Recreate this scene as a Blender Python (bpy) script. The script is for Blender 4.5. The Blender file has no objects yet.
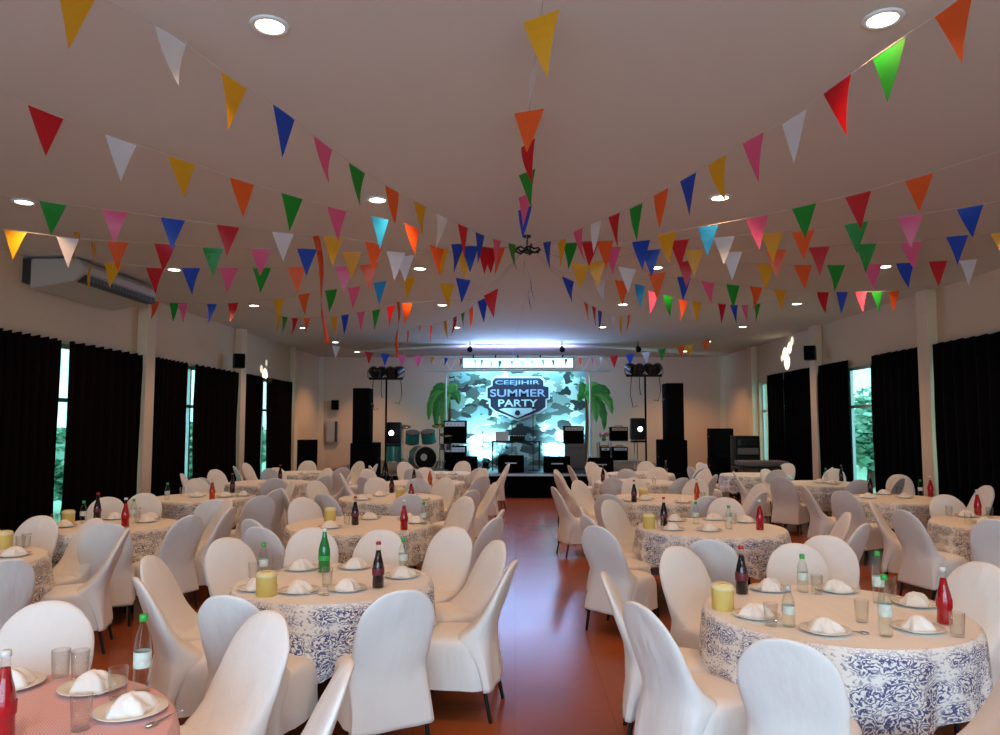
import bpy, bmesh, math, random
from mathutils import Vector, Matrix, noise
random.seed(7)
PI = math.pi
S = bpy.context.scene
C = S.collection

# ------------------------------------------------------------------ camera, world, light, exposure
F, CX, CY, CAMH = 740.0, 500.0, 367.5, 1.8
PITCH, YAW = math.atan(55.5 / F), math.atan(15 / F)
cam_data = bpy.data.cameras.new('camera')
cam_data.sensor_width = 36.0
cam_data.lens = F * 36.0 / 1000.0
cam_data.clip_start, cam_data.clip_end = 0.05, 300
cam = bpy.data.objects.new('camera', cam_data)
cam.location = (0, 0, CAMH)
cam.rotation_euler = (PI / 2 + PITCH, 0, YAW)
C.objects.link(cam)
S.camera = cam
CAMM = cam.rotation_euler.to_matrix()

S.view_settings.view_transform = 'Standard'
S.view_settings.look = 'None'
S.view_settings.gamma = 1.0
S.view_settings.use_curve_mapping = False
S.view_settings.exposure = -0.08
S.cycles.use_denoising = True
S.cycles.max_bounces = 8
S.cycles.transparent_max_bounces = 16
S.cycles.sample_clamp_indirect = 6.0
S.cycles.caustics_reflective = False
S.cycles.caustics_refractive = False

world = bpy.data.worlds.new('sky')
S.world = world
world.use_nodes = True
wn = world.node_tree
wn.nodes['Background'].inputs[0].default_value = (0.62, 0.93, 1.0, 1)
wn.nodes['Background'].inputs[1].default_value = 3.6

XL, XR, YB, YR, ZC = -6.4, 6.8, 24.2, -3.5, 3.96      # room shell


def lamp(name, kind, loc, energy, col, target=None, **kw):
    d = bpy.data.lights.new(name, kind)
    d.energy = energy
    d.color = col
    for k, v in kw.items():
        setattr(d, k, v)
    o = bpy.data.objects.new(name, d)
    o.location = loc
    if target is not None:
        o.rotation_euler = (Vector(target) - Vector(loc)).to_track_quat('-Z', 'Y').to_euler()
    C.objects.link(o)
    return o


# daylight through the open entrance behind the camera
lamp('entrance_daylight', 'AREA', (-0.8, YR + 0.1, 1.7), 330, (0.42, 0.65, 1.0), (0.2, 8, 0.9),
     shape='RECTANGLE', size=7.5, size_y=2.8)


def at(px, py, z):
    """world point on the horizontal plane z that the photograph shows at (px, py)"""
    d = CAMM @ Vector(((px - CX) / F, (CY - py) / F, -1.0))
    t = (z - CAMH) / d.z
    return Vector((d.x * t, d.y * t, z))


def at_y(px, py, y):
    d = CAMM @ Vector(((px - CX) / F, (CY - py) / F, -1.0))
    t = y / d.y
    return Vector((d.x * t, y, CAMH + d.z * t))


def at_x(px, py, x):
    d = CAMM @ Vector(((px - CX) / F, (CY - py) / F, -1.0))
    t = x / d.x
    return Vector((x, d.y * t, CAMH + d.z * t))


# ------------------------------------------------------------------ materials
M = {}


def lin(r, g, b):
    f = lambda c: (c / 255 / 12.92) if c / 255 <= 0.04045 else ((c / 255 + 0.055) / 1.055) ** 2.4
    return (f(r), f(g), f(b), 1)


def mat(name, col, rough=0.5, metal=0.0, spec=0.5, trans=0.0, emit=None, es=0.0, noise_amt=0.0, noise_scale=8.0, sub=None, alpha=1.0, bump=0.0, bump_scale=60):
    m = bpy.data.materials.new(name)
    m.use_nodes = True
    nt = m.node_tree
    b = nt.nodes['Principled BSDF']
    b.inputs['Base Color'].default_value = col
    b.inputs['Roughness'].default_value = rough
    b.inputs['Metallic'].default_value = metal
    b.inputs['Specular IOR Level'].default_value = spec
    b.inputs['Transmission Weight'].default_value = trans
    if emit:
        b.inputs['Emission Color'].default_value = emit
        b.inputs['Emission Strength'].default_value = es
    tc = nt.nodes.new('ShaderNodeTexCoord')
    if noise_amt:
        n = nt.nodes.new('ShaderNodeTexNoise')
        n.inputs['Scale'].default_value = noise_scale
        n.inputs['Detail'].default_value = 5
        nt.links.new(tc.outputs['Object'], n.inputs['Vector'])
        r = nt.nodes.new('ShaderNodeMapRange')
        r.inputs[3].default_value = 1 - noise_amt
        r.inputs[4].default_value = 1 + noise_amt
        nt.links.new(n.outputs['Fac'], r.inputs[0])
        mx = nt.nodes.new('ShaderNodeVectorMath')
        mx.operation = 'SCALE'
        mx.inputs[0].default_value = col[:3]
        nt.links.new(r.outputs[0], mx.inputs['Scale'])
        nt.links.new(mx.outputs[0], b.inputs['Base Color'])
    if bump:
        n2 = nt.nodes.new('ShaderNodeTexNoise')
        n2.inputs['Scale'].default_value = bump_scale
        nt.links.new(tc.outputs['Object'], n2.inputs['Vector'])
        bp = nt.nodes.new('ShaderNodeBump')
        bp.inputs['Strength'].default_value = bump
        bp.inputs['Distance'].default_value = 0.01
        nt.links.new(n2.outputs['Fac'], bp.inputs['Height'])
        nt.links.new(bp.outputs[0], b.inputs['Normal'])
    M[name] = m
    return m


mat('wall', (0.64, 0.47, 0.32, 1), 0.75, noise_amt=0.04, noise_scale=1.5)
mat('pillar', (0.68, 0.52, 0.36, 1), 0.7, noise_amt=0.04, noise_scale=1.5)
mat('ceiling', (0.60, 0.55, 0.50, 1), 0.8, noise_amt=0.02, noise_scale=0.7)
mat('cover', (0.80, 0.78, 0.76, 1), 0.72, noise_amt=0.03, noise_scale=5, bump=0.25, bump_scale=9)
nt_ = M['cover'].node_tree                           # soft hanging creases in the stretched covers
tc_ = [n for n in nt_.nodes if n.type == 'TEX_COORD'][0]
mp_ = nt_.nodes.new('ShaderNodeMapping'); mp_.inputs['Scale'].default_value = (1.0, 1.0, 0.28)
nt_.links.new(tc_.outputs['Object'], mp_.inputs[0])
bp_ = [n for n in nt_.nodes if n.type == 'BUMP'][0]
nz_ = bp_.inputs['Height'].links[0].from_node
nz_.inputs['Scale'].default_value = 11; nz_.inputs['Detail'].default_value = 3
nt_.links.new(mp_.outputs[0], nz_.inputs['Vector'])
bp_.inputs['Strength'].default_value = 0.55; bp_.inputs['Distance'].default_value = 0.02
mat('black', (0.004, 0.004, 0.004, 1), 0.5, spec=0.2)
mat('black_cloth', (0.002, 0.0018, 0.0022, 1), 0.9, spec=0.03, bump=0.4, bump_scale=200)
mat('black_gloss', (0.01, 0.01, 0.012, 1), 0.18)
mat('grille', (0.0025, 0.0024, 0.0026, 1), 0.8, spec=0.04, noise_amt=0.4, noise_scale=300)
mat('chrome', (0.7, 0.7, 0.72, 1), 0.2, metal=1.0)
mat('steel', (0.42, 0.43, 0.45, 1), 0.4, metal=0.8)
mat('white_paint', (0.72, 0.72, 0.70, 1), 0.4)
mat('alu', (0.55, 0.57, 0.58, 1), 0.35, metal=0.3)
mat('curtain', (0.0045, 0.0018, 0.0018, 1), 0.95, spec=0.05, noise_amt=0.3, noise_scale=6)
mat('curtain_dark', (0.0018, 0.0015, 0.0018, 1), 0.95, spec=0.05, noise_amt=0.3, noise_scale=6)
mat('china', (0.82, 0.78, 0.70, 1), 0.2)
mat('napkin', (0.86, 0.84, 0.80, 1), 0.8, bump=0.3, bump_scale=60)
mat('red_soda', (0.42, 0.004, 0.012, 1), 0.08, spec=0.6, noise_amt=0.06)
mat('red_soda_lit', (0.60, 0.06, 0.01, 1), 0.08, spec=0.6, noise_amt=0.06)  # red soda with orange light put into its colour
mat('cola', (0.018, 0.006, 0.006, 1), 0.06, spec=0.6)
mat('green_glass', (0.012, 0.20, 0.045, 1), 0.08, spec=0.6, noise_amt=0.08)
mat('cola_label', (0.14, 0.014, 0.03, 1), 0.4, noise_amt=0.3, noise_scale=40)
mat('paper_label', (0.62, 0.68, 0.60, 1), 0.5, noise_amt=0.3, noise_scale=60)
mat('green_plastic', (0.03, 0.42, 0.06, 1), 0.3)
mat('white_plastic', (0.75, 0.74, 0.72, 1), 0.35)
mat('red_cap', (0.45, 0.02, 0.02, 1), 0.3)
mat('yellow_plastic', (0.72, 0.55, 0.16, 1), 0.4, noise_amt=0.05)
mat('yellow_lid', (0.80, 0.70, 0.36, 1), 0.4)
mat('tissue', (0.85, 0.83, 0.78, 1), 0.9)
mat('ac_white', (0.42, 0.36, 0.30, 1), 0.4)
mat('ac_dark', (0.03, 0.025, 0.02, 1), 0.5)
mat('drum_teal', (0.03, 0.22, 0.19, 1), 0.2, noise_amt=0.2, noise_scale=12)
mat('drum_skin', (0.55, 0.55, 0.52, 1), 0.5)
mat('brass', (0.55, 0.38, 0.12, 1), 0.25, metal=1.0)
mat('amp_grey', (0.16, 0.15, 0.15, 1), 0.6, noise_amt=0.2, noise_scale=80)
mat('cream_panel', (0.55, 0.48, 0.36, 1), 0.4)
mat('stage_black', (0.012, 0.012, 0.016, 1), 0.35, noise_amt=0.2)
mat('wood_dark', (0.05, 0.025, 0.015, 1), 0.5, noise_amt=0.3, noise_scale=9)
mat('palm_green', (0.03, 0.30, 0.04, 1), 0.45, noise_amt=0.35, noise_scale=9)
mat('palm_light', (0.12, 0.50, 0.08, 1), 0.45, noise_amt=0.3, noise_scale=9)
mat('palm_trunk', (0.16, 0.06, 0.03, 1), 0.6, noise_amt=0.3, noise_scale=14)
mat('navy', (0.008, 0.008, 0.035, 1), 0.5)
mat('badge_white', (0.62, 0.66, 0.74, 1), 0.5)
mat('text_blue', (0.30, 0.33, 0.52, 1), 0.5)
mat('leaf', (0.30, 0.52, 0.40, 1), 0.6, noise_amt=0.4, noise_scale=2)
mat('bark', (0.10, 0.07, 0.05, 1), 0.8, noise_amt=0.3)
mat('lawn', (0.32, 0.50, 0.36, 1), 0.9, noise_amt=0.3, noise_scale=1.5)
mat('grey_box', (0.36, 0.34, 0.32, 1), 0.5, noise_amt=0.08)
mat('cord', (0.42, 0.38, 0.34, 1), 0.8)
mat('pink_light', (0.7, 0.3, 0.28, 1), 0.5)
mat('lamp_glow', (1, 0.9, 0.75, 1), 0.5, emit=(1.0, 0.86, 0.66, 1), es=16)
mat('cool_glow', (0.8, 1, 1, 1), 0.5, emit=(0.35, 0.92, 1.0, 1), es=2.4)
mat('spot_glow', (1, 1, 1, 1), 0.5, emit=(0.95, 1.0, 1.0, 1), es=14)
mat('laptop_glow', (0.7, 0.6, 0.7, 1), 0.4, emit=(0.75, 0.6, 0.8, 1), es=0.8)

FLAGC = {'r': (0.50, 0.008, 0.015), 'b': (0.01, 0.055, 0.40), 'p': (0.72, 0.10, 0.22), 'g': (0.01, 0.24, 0.02),
         'o': (0.75, 0.10, 0.015), 'y': (0.68, 0.32, 0.01), 'w': (0.66, 0.64, 0.66), 'c': (0.02, 0.28, 0.62)}  # c: blue pennant with the light on it put into its colour
FLAGN = {'r': 'red', 'b': 'blue', 'p': 'pink', 'g': 'green', 'o': 'orange', 'y': 'yellow', 'w': 'white', 'c': 'lit blue'}
for k, v in FLAGC.items():                      # thin plastic pennants: partly translucent
    m = bpy.data.materials.new('pennant_' + FLAGN[k].replace(' ', '_'))
    m.use_nodes = True
    nt = m.node_tree
    b = nt.nodes['Principled BSDF']
    b.inputs['Base Color'].default_value = (*v, 1)
    b.inputs['Roughness'].default_value = 0.4
    tr = nt.nodes.new('ShaderNodeBsdfTranslucent')
    tr.inputs[0].default_value = (*[min(1, c * 1.25) for c in v], 1)
    mx = nt.nodes.new('ShaderNodeMixShader')
    mx.inputs[0].default_value = 0.45
    nt.links.new(b.outputs[0], mx.inputs[1])
    nt.links.new(tr.outputs[0], mx.inputs[2])
    nt.links.new(mx.outputs[0], nt.nodes['Material Output'].inputs[0])
    M['flag_' + k] = m


def glass_mat(name, tint, refl=1.0):
    m = bpy.data.materials.new(name)
    m.use_nodes = True
    nt = m.node_tree
    for n in list(nt.nodes):
        if n.type == 'BSDF_PRINCIPLED':
            nt.nodes.remove(n)
    t = nt.nodes.new('ShaderNodeBsdfTransparent')
    t.inputs[0].default_value = tint
    g = nt.nodes.new('ShaderNodeBsdfGlossy')
    g.inputs['Roughness'].default_value = 0.03
    f = nt.nodes.new('ShaderNodeLayerWeight')
    f.inputs[0].default_value = 0.22 * refl
    mx = nt.nodes.new('ShaderNodeMixShader')
    nt.links.new(f.outputs['Facing'], mx.inputs[0])
    nt.links.new(t.outputs[0], mx.inputs[1])
    nt.links.new(g.outputs[0], mx.inputs[2])
    nt.links.new(mx.outputs[0], nt.nodes['Material Output'].inputs[0])
    M[name] = m


glass_mat('clear_glass', (0.972, 0.98, 0.978, 1), 0.55)
glass_mat('clear_plastic', (0.93, 0.97, 0.955, 1), 0.7)
glass_mat('window_glass', (0.76, 0.93, 0.92, 1), 0.4)


def floor_mat():
    m = bpy.data.materials.new('floor')
    m.use_nodes = True
    nt = m.node_tree
    b = nt.nodes['Principled BSDF']
    tc = nt.nodes.new('ShaderNodeTexCoord')
    br = nt.nodes.new('ShaderNodeTexBrick')
    br.inputs['Scale'].default_value = 1.0
    br.inputs['Brick Width'].default_value = 0.6
    br.inputs['Row Height'].default_value = 0.6
    br.offset = 0.0
    br.inputs['Mortar Size'].default_value = 0.003
    br.inputs['Color1'].default_value = (0.30, 0.078, 0.026, 1)
    br.inputs['Color2'].default_value = (0.28, 0.072, 0.024, 1)
    br.inputs['Mortar'].default_value = (0.22, 0.055, 0.02, 1)
    nt.links.new(tc.outputs['Object'], br.inputs['Vector'])
    n = nt.nodes.new('ShaderNodeTexNoise')
    n.inputs['Scale'].default_value = 2.2
    n.inputs['Detail'].default_value = 6
    nt.links.new(tc.outputs['Object'], n.inputs['Vector'])
    mr = nt.nodes.new('ShaderNodeMapRange')
    mr.inputs[3].default_value = 0.18
    mr.inputs[4].default_value = 0.27
    nt.links.new(n.outputs['Fac'], mr.inputs[0])
    nt.links.new(mr.outputs[0], b.inputs['Roughness'])
    nt.links.new(br.outputs['Color'], b.inputs['Base Color'])
    b.inputs['Specular IOR Level'].default_value = 0.5
    b.inputs['IOR'].default_value = 1.19
    M['floor'] = m


floor_mat()


def toile_mat(name, ink, ground):
    """white tablecloth with a printed band of rose medallions on the drop"""
    m = bpy.data.materials.new(name)
    m.use_nodes = True
    nt = m.node_tree
    L = nt.links.new
    b = nt.nodes['Principled BSDF']
    b.inputs['Roughness'].default_value = 0.75
    uv = nt.nodes.new('ShaderNodeTexCoord')
    nz = nt.nodes.new('ShaderNodeTexNoise')
    nz.inputs['Scale'].default_value = 17
    nz.inputs['Detail'].default_value = 3
    L(uv.outputs['UV'], nz.inputs['Vector'])
    vo = nt.nodes.new('ShaderNodeTexVoronoi')
    vo.inputs['Scale'].default_value = 6.2
    vo.inputs['Randomness'].default_value = 0.55
    L(uv.outputs['UV'], vo.inputs['Vector'])
    add = nt.nodes.new('ShaderNodeMath')
    add.operation = 'MULTIPLY_ADD'
    L(nz.outputs['Fac'], add.inputs[0])
    add.inputs[1].default_value = 0.95
    L(vo.outputs['Distance'], add.inputs[2])
    sn = nt.nodes.new('ShaderNodeMath')
    sn.operation = 'MULTIPLY'
    L(add.outputs[0], sn.inputs[0])
    sn.inputs[1].default_value = 48
    s2 = nt.nodes.new('ShaderNodeMath')
    s2.operation = 'SINE'
    L(sn.outputs[0], s2.inputs[0])
    rp = nt.nodes.new('ShaderNodeMapRange')
    rp.inputs[1].default_value = -0.2
    rp.inputs[2].default_value = 0.5
    L(s2.outputs[0], rp.inputs[0])
    md = nt.nodes.new('ShaderNodeMapRange')           # medallion extent
    md.inputs[1].default_value = 0.66
    md.inputs[2].default_value = 0.50
    L(vo.outputs['Distance'], md.inputs[0])
    mu = nt.nodes.new('ShaderNodeMath')
    mu.operation = 'MULTIPLY'
    L(rp.outputs[0], mu.inputs[0])
    L(md.outputs[0], mu.inputs[1])
    fine = nt.nodes.new('ShaderNodeTexNoise')         # small sprigs between the medallions
    fine.inputs['Scale'].default_value = 46
    fine.inputs['Detail'].default_value = 2
    L(uv.outputs['UV'], fine.inputs['Vector'])
    fr = nt.nodes.new('ShaderNodeMapRange')
    fr.inputs[1].default_value = 0.56
    fr.inputs[2].default_value = 0.62
    fr.inputs[4].default_value = 0.7
    L(fine.outputs['Fac'], fr.inputs[0])
    mxm = nt.nodes.new('ShaderNodeMath')
    mxm.operation = 'MAXIMUM'
    L(mu.outputs[0], mxm.inputs[0])
    L(fr.outputs[0], mxm.inputs[1])
    sep = nt.nodes.new('ShaderNodeSeparateXYZ')
    L(uv.outputs['UV'], sep.inputs[0])
    band = nt.nodes.new('ShaderNodeMapRange')         # v: 0 centre, 1 table edge, 2 hem
    band.inputs[1].default_value = 0.72
    band.inputs[2].default_value = 0.80
    band.inputs[3].default_value = 0.05
    L(sep.outputs['Y'], band.inputs[0])
    m2 = nt.nodes.new('ShaderNodeMath')
    m2.operation = 'MULTIPLY'
    L(mxm.outputs[0], m2.inputs[0])
    L(band.outputs[0], m2.inputs[1])
    mx = nt.nodes.new('ShaderNodeMix')
    mx.data_type = 'RGBA'
    L(m2.outputs[0], mx.inputs[0])
    mx.inputs[6].default_value = ground
    mx.inputs[7].default_value = ink
    L(mx.outputs[2], b.inputs['Base Color'])
    M[name] = m


toile_mat('cloth_blue', (0.075, 0.095, 0.24, 1), (0.86, 0.85, 0.83, 1))
toile_mat('cloth_grey', (0.15, 0.13, 0.15, 1), (0.82, 0.78, 0.72, 1))


def check_mat():
    m = bpy.data.materials.new('cloth_pink')
    m.use_nodes = True
    nt = m.node_tree
    b = nt.nodes['Principled BSDF']
    b.inputs['Roughness'].default_value = 0.8
    tc = nt.nodes.new('ShaderNodeTexCoord')
    ck = nt.nodes.new('ShaderNodeTexChecker')
    ck.inputs['Scale'].default_value = 170
    ck.inputs['Color1'].default_value = (0.66, 0.33, 0.33, 1)
    ck.inputs['Color2'].default_value = (0.78, 0.53, 0.52, 1)
    nt.links.new(tc.outputs['Object'], ck.inputs['Vector'])
    nt.links.new(ck.outputs[0], b.inputs['Base Color'])
    M['cloth_pink'] = m


check_mat()


def camo_mat():
    m = bpy.data.materials.new('camouflage_print')
    m.use_nodes = True
    nt = m.node_tree
    L = nt.links.new
    b = nt.nodes['Principled BSDF']
    b.inputs['Roughness'].default_value = 0.6
    tc = nt.nodes.new('ShaderNodeTexCoord')
    mp = nt.nodes.new('ShaderNodeMapping')
    mp.inputs['Scale'].default_value = (1.0, 1.0, 1.7)
    L(tc.outputs['Object'], mp.inputs[0])
    cur = None
    for i, (off, thr, col) in enumerate([((0, 0, 0), 0.50, (0.22, 0.26, 0.25, 1)), ((7, 3, 1), 0.55, (0.06, 0.075, 0.07, 1)),
                                         ((2, 9, 4), 0.57, (0.16, 0.24, 0.28, 1)), ((5, 1, 8), 0.60, (0.012, 0.014, 0.018, 1))]):
        va = nt.nodes.new('ShaderNodeVectorMath')
        va.inputs[1].default_value = off
        L(mp.outputs[0], va.inputs[0])
        n = nt.nodes.new('ShaderNodeTexNoise')
        n.inputs['Scale'].default_value = 1.9
        n.inputs['Detail'].default_value = 2.5
        L(va.outputs[0], n.inputs['Vector'])
        g = nt.nodes.new('ShaderNodeMath')
        g.operation = 'GREATER_THAN'
        g.inputs[1].default_value = thr
        L(n.outputs['Fac'], g.inputs[0])
        mx = nt.nodes.new('ShaderNodeMix')
        mx.data_type = 'RGBA'
        L(g.outputs[0], mx.inputs[0])
        if cur is None:
            mx.inputs[6].default_value = (0.55, 0.58, 0.56, 1)
        else:
            L(cur, mx.inputs[6])
        mx.inputs[7].default_value = col
        cur = mx.outputs[2]
    L(cur, b.inputs['Base Color'])
    M['camo'] = m


camo_mat()


# ------------------------------------------------------------------ mesh helpers
def obj(name, bm, m, parent=None, smooth=False, loc=None):
    me = bpy.data.meshes.new(name)
    bm.normal_update()
    bm.to_mesh(me)
    bm.free()
    if isinstance(m, str):
        m = M[m]
    me.materials.append(m)
    if smooth:
        for p in me.polygons:
            p.use_smooth = True
        if smooth == 'auto':
            try:
                me.set_sharp_from_angle(angle=math.radians(38))
            except Exception:
                pass
    o = bpy.data.objects.new(name, me)
    C.objects.link(o)
    if parent is not None:
        o.parent = parent
    if loc is not None:
        o.location = loc
    return o


def tag(o, label, cat, group=None, kind=None):
    if label:
        o['label'] = label
    if cat:
        o['category'] = cat
    if group:
        o['group'] = group
    if kind:
        o['kind'] = kind
    return o


def thing(name, label, cat, loc=(0, 0, 0), rz=0.0, group=None):
    o = bpy.data.objects.new(name, None)
    o.empty_display_size = 0.1
    C.objects.link(o)
    o.location = loc
    o.rotation_euler = (0, 0, rz)
    return tag(o, label, cat, group)


def struct(name, bm, m, smooth=False, parent=None):
    o = obj(name, bm, m, parent, smooth)
    if parent is None:
        o['kind'] = 'structure'
    return o


def dup(root, loc, rz, label=None, group=None):
    r = root.copy()
    C.objects.link(r)
    r.location = loc
    r.rotation_euler = (0, 0, rz)
    if label:
        r['label'] = label
    if group:
        r['group'] = group
    for ch in list(root.children):
        c = ch.copy()
        C.objects.link(c)
        c.parent = r
        for g in ch.children:
            d = g.copy()
            C.objects.link(d)
            d.parent = c
    return r


def new():
    return bmesh.new()


def box(bm, x0, x1, y0, y1, z0, z1, bev=0.0, mtx=None):
    r = bmesh.ops.create_cube(bm, size=1.0)
    vs = r['verts']
    for v in vs:
        v.co = Vector(((x0 + x1) / 2 + v.co.x * (x1 - x0), (y0 + y1) / 2 + v.co.y * (y1 - y0), (z0 + z1) / 2 + v.co.z * (z1 - z0)))
    if mtx is not None:
        for v in vs:
            v.co = mtx @ v.co
    if bev:
        es = list({e for v in vs for e in v.link_edges})
        bmesh.ops.bevel(bm, geom=es, offset=bev, segments=2, affect='EDGES', profile=0.5)
    return bm


def tube(bm, pts, r, n=8, caps=True):
    pts = [Vector(p) for p in pts]
    rr = r if isinstance(r, (list, tuple)) else [r] * len(pts)
    rings = []
    up = Vector((0, 0, 1))
    for i, p in enumerate(pts):
        d = (pts[min(i + 1, len(pts) - 1)] - pts[max(i - 1, 0)]).normalized()
        a = d.cross(up if abs(d.z) < 0.95 else Vector((1, 0, 0))).normalized()
        b = d.cross(a)
        rings.append([bm.verts.new(p + (a * math.cos(2 * PI * k / n) + b * math.sin(2 * PI * k / n)) * rr[i]) for k in range(n)])
    for A, B in zip(rings, rings[1:]):
        for k in range(n):
            bm.faces.new((A[k], A[(k + 1) % n], B[(k + 1) % n], B[k]))
    if caps and n > 2:
        bm.faces.new(rings[0])
        bm.faces.new(rings[-1][::-1])
    return bm


def lathe(bm, prof, n=20, c=(0, 0, 0), close=False):
    c = Vector(c)
    rings = []
    for r, z in prof:
        if r < 1e-5:
            rings.append([bm.verts.new(c + Vector((0, 0, z)))])
        else:
            rings.append([bm.verts.new(c + Vector((r * math.cos(2 * PI * k / n), r * math.sin(2 * PI * k / n), z))) for k in range(n)])
    for A, B in zip(rings, rings[1:]):
        for k in range(n):
            k2 = (k + 1) % n
            if len(A) == 1 and len(B) == 1:
                continue
            if len(A) == 1:
                bm.faces.new((A[0], B[k2], B[k]))
            elif len(B) == 1:
                bm.faces.new((A[k], A[k2], B[0]))
            else:
                bm.faces.new((A[k], A[k2], B[k2], B[k]))
    bmesh.ops.recalc_face_normals(bm, faces=bm.faces[:])
    return bm


def cyl_between(bm, a, b, r, n=16):
    return tube(bm, [a, b], r, n)


def poly_prism(bm, pts, y0, y1):
    """outline in x,z extruded along y"""
    A = [bm.verts.new((x, y0, z)) for x, z in pts]
    B = [bm.verts.new((x, y1, z)) for x, z in pts]
    bm.faces.new(A)
    bm.faces.new(B[::-1])
    n = len(pts)
    for i in range(n):
        bm.faces.new((A[i], B[i], B[(i + 1) % n], A[(i + 1) % n]))
    bmesh.ops.recalc_face_normals(bm, faces=bm.faces[:])
    return bm


# ------------------------------------------------------------------ room shell
PIL = [3.9, 8.1, 12.5, 16.85, 21.0]
PILR = [3.7, 7.9, 12.12, 16.6, 21.0]
ZW = 2.93                                             # top of the window openings
b = new(); box(b, XL - 0.4, XR + 0.4, YR - 0.4, YB + 0.4, -0.2, 0); struct('floor', b, 'floor')
b = new(); box(b, XL - 0.4, XR + 0.4, YR - 0.4, YB + 0.4, ZC, ZC + 0.2); struct('ceiling', b, 'ceiling')
b = new(); box(b, XL - 0.4, XR + 0.4, YB, YB + 0.3, 0, ZC); struct('wall_back', b, 'wall')


def side_wall(name, xin, sgn, PIL):
    b = new()
    x0, x1 = sorted((xin, xin + sgn * 0.22))
    box(b, x0, x1, YR - 0.3, PIL[1] + 0.25, 0, ZC)
    box(b, x0, x1, PIL[1] + 0.25, PIL[4] - 0.25, ZW, ZC)
    box(b, x0, x1, PIL[4] - 0.25, YB + 0.3, 0, ZC)
    for p in PIL[2:4]:
        box(b, x0, x1, p - 0.25, p + 0.25, 0, ZW)
    struct(name, b, 'wall')


side_wall('wall_left', XL, -1, PIL)
side_wall('wall_right', XR, 1, PILR)
b = new()                                            # entrance wall behind the camera with its wide open doorway
box(b, XL - 0.3, -4.2, YR - 0.3, YR, 0, ZC); box(b, 4.6, XR + 0.3, YR - 0.3, YR, 0, ZC); box(b, -4.2, 4.6, YR - 0.3, YR, 3.2, ZC)
struct('wall_front', b, 'wall')
k = 0
for xin, sgn in ((XL, 1), (XR, -1)):
    for p in (PIL if sgn > 0 else PILR):
        k += 1
        b = new()
        x0, x1 = sorted((xin, xin + sgn * 0.17))
        box(b, x0, x1, p - 0.16, p + 0.16, 0, ZC, 0.012)
        struct('trim_%d' % k, b, 'pillar')
for sx, xin, sgn in (('left', XL, 1), ('right', XR, -1)):   # corner posts at the stage end
    k += 1
    b = new()
    x0, x1 = sorted((xin, xin + sgn * 0.16))
    box(b, x0, x1, YB - 0.2, YB, 0, ZC)
    struct('trim_%d' % k, b, 'pillar')
for nm, xx in (('left', (XL, XL + 0.015)), ('right', (XR - 0.015, XR))):
    b = new(); box(b, *xx, PIL[4] + 0.17, YB - 0.2, 0, 0.1); struct('baseboard_' + nm, b, 'wood_dark')
b = new(); box(b, XL + 0.16, XR - 0.16, YB - 0.015, YB, 0, 0.1); struct('baseboard_back', b, 'wood_dark')

# windows
wi = 0
for xin, sgn in ((XL, -1), (XR, 1)):
    PL = PIL if sgn < 0 else PILR
    for p0, p1 in zip(PL[1:], PL[2:]):
        wi += 1
        y0, y1 = p0 + 0.25, p1 - 0.25
        xc = xin + sgn * 0.12
        b = new()
        for z0, z1 in ((0, 0.07), (ZW - 0.06, ZW), (2.10, 2.16)):
            box(b, xc - 0.03, xc + 0.03, y0, y1, z0, z1)
        nM = 4
        for i in range(nM + 1):
            yy = y0 + (y1 - y0) * i / nM
            box(b, xc - 0.03, xc + 0.03, yy - 0.03, yy + 0.03, 0, ZW)
        w = struct('window_%d' % wi, b, 'alu')
        b = new(); box(b, xc - 0.004, xc + 0.004, y0, y1, 0.05, ZW - 0.04)
        obj('window_pane', b, 'window_glass', w)

# outside
b = new(); box(b, XR + 0.5, XR + 40, -10, 60, -0.3, -0.1); struct('lawn_right', b, 'lawn')
b = new(); box(b, XL - 40, XL - 0.5, -10, 60, -0.3, -0.1); struct('lawn_left', b, 'lawn')


def tree(loc, h, r, label):
    t = thing('garden_tree', label, 'tree', loc)
    b = new(); tube(b, [(0, 0, 0), (0.05, 0.03, h * 0.35), (0, 0, h * 0.7)], [0.16, 0.12, 0.06], 10)
    obj('trunk', b, 'bark', t, True)
    b = new()
    rnd = random.Random(int(h * 100 + r * 17))
    for i in range(900):
        u = Vector((rnd.gauss(0, 1), rnd.gauss(0, 1), rnd.gauss(0, 1))).normalized() * (rnd.random() ** 0.4) * r
        c = Vector((u.x, u.y, h * 0.62 + u.z * 0.9))
        q = Matrix.Rotation(rnd.random() * 6.3, 3, 'Z') @ Matrix.Rotation(rnd.random() * 3, 3, 'X')
        s = 0.13 + rnd.random() * 0.12
        vs = [b.verts.new(c + q @ Vector(v) * s) for v in ((-1, 0, 0), (0, -0.5, 0), (1, 0, 0.2), (0, 0.5, 0))]
        b.faces.new(vs)
    obj('foliage', b, 'leaf', t)


tree((10.6, 22.4, -0.1), 2.2, 0.95, 'low round bushy tree outside the widest uncovered window')
tree((14.5, 30.5, -0.1), 3.4, 1.4, 'tall leafy tree standing farther out on the lawn')
tree((-9.3, 15.4, -0.1), 1.7, 0.85, 'bushy green tree outside the narrow curtain gap of the air conditioner wall')
tree((-9.6, 21.7, -0.1), 1.8, 0.9, 'bushy green tree outside the middle curtain gap of the dark curtained wall')
tree((-9.8, 27.2, -0.1), 1.7, 0.85, 'bushy green tree outside the curtain gap next to the stage end')
tree((10.6, 29.5, -0.1), 2.9, 1.3, 'round bush outside the window slit beside the sound desk')


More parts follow.
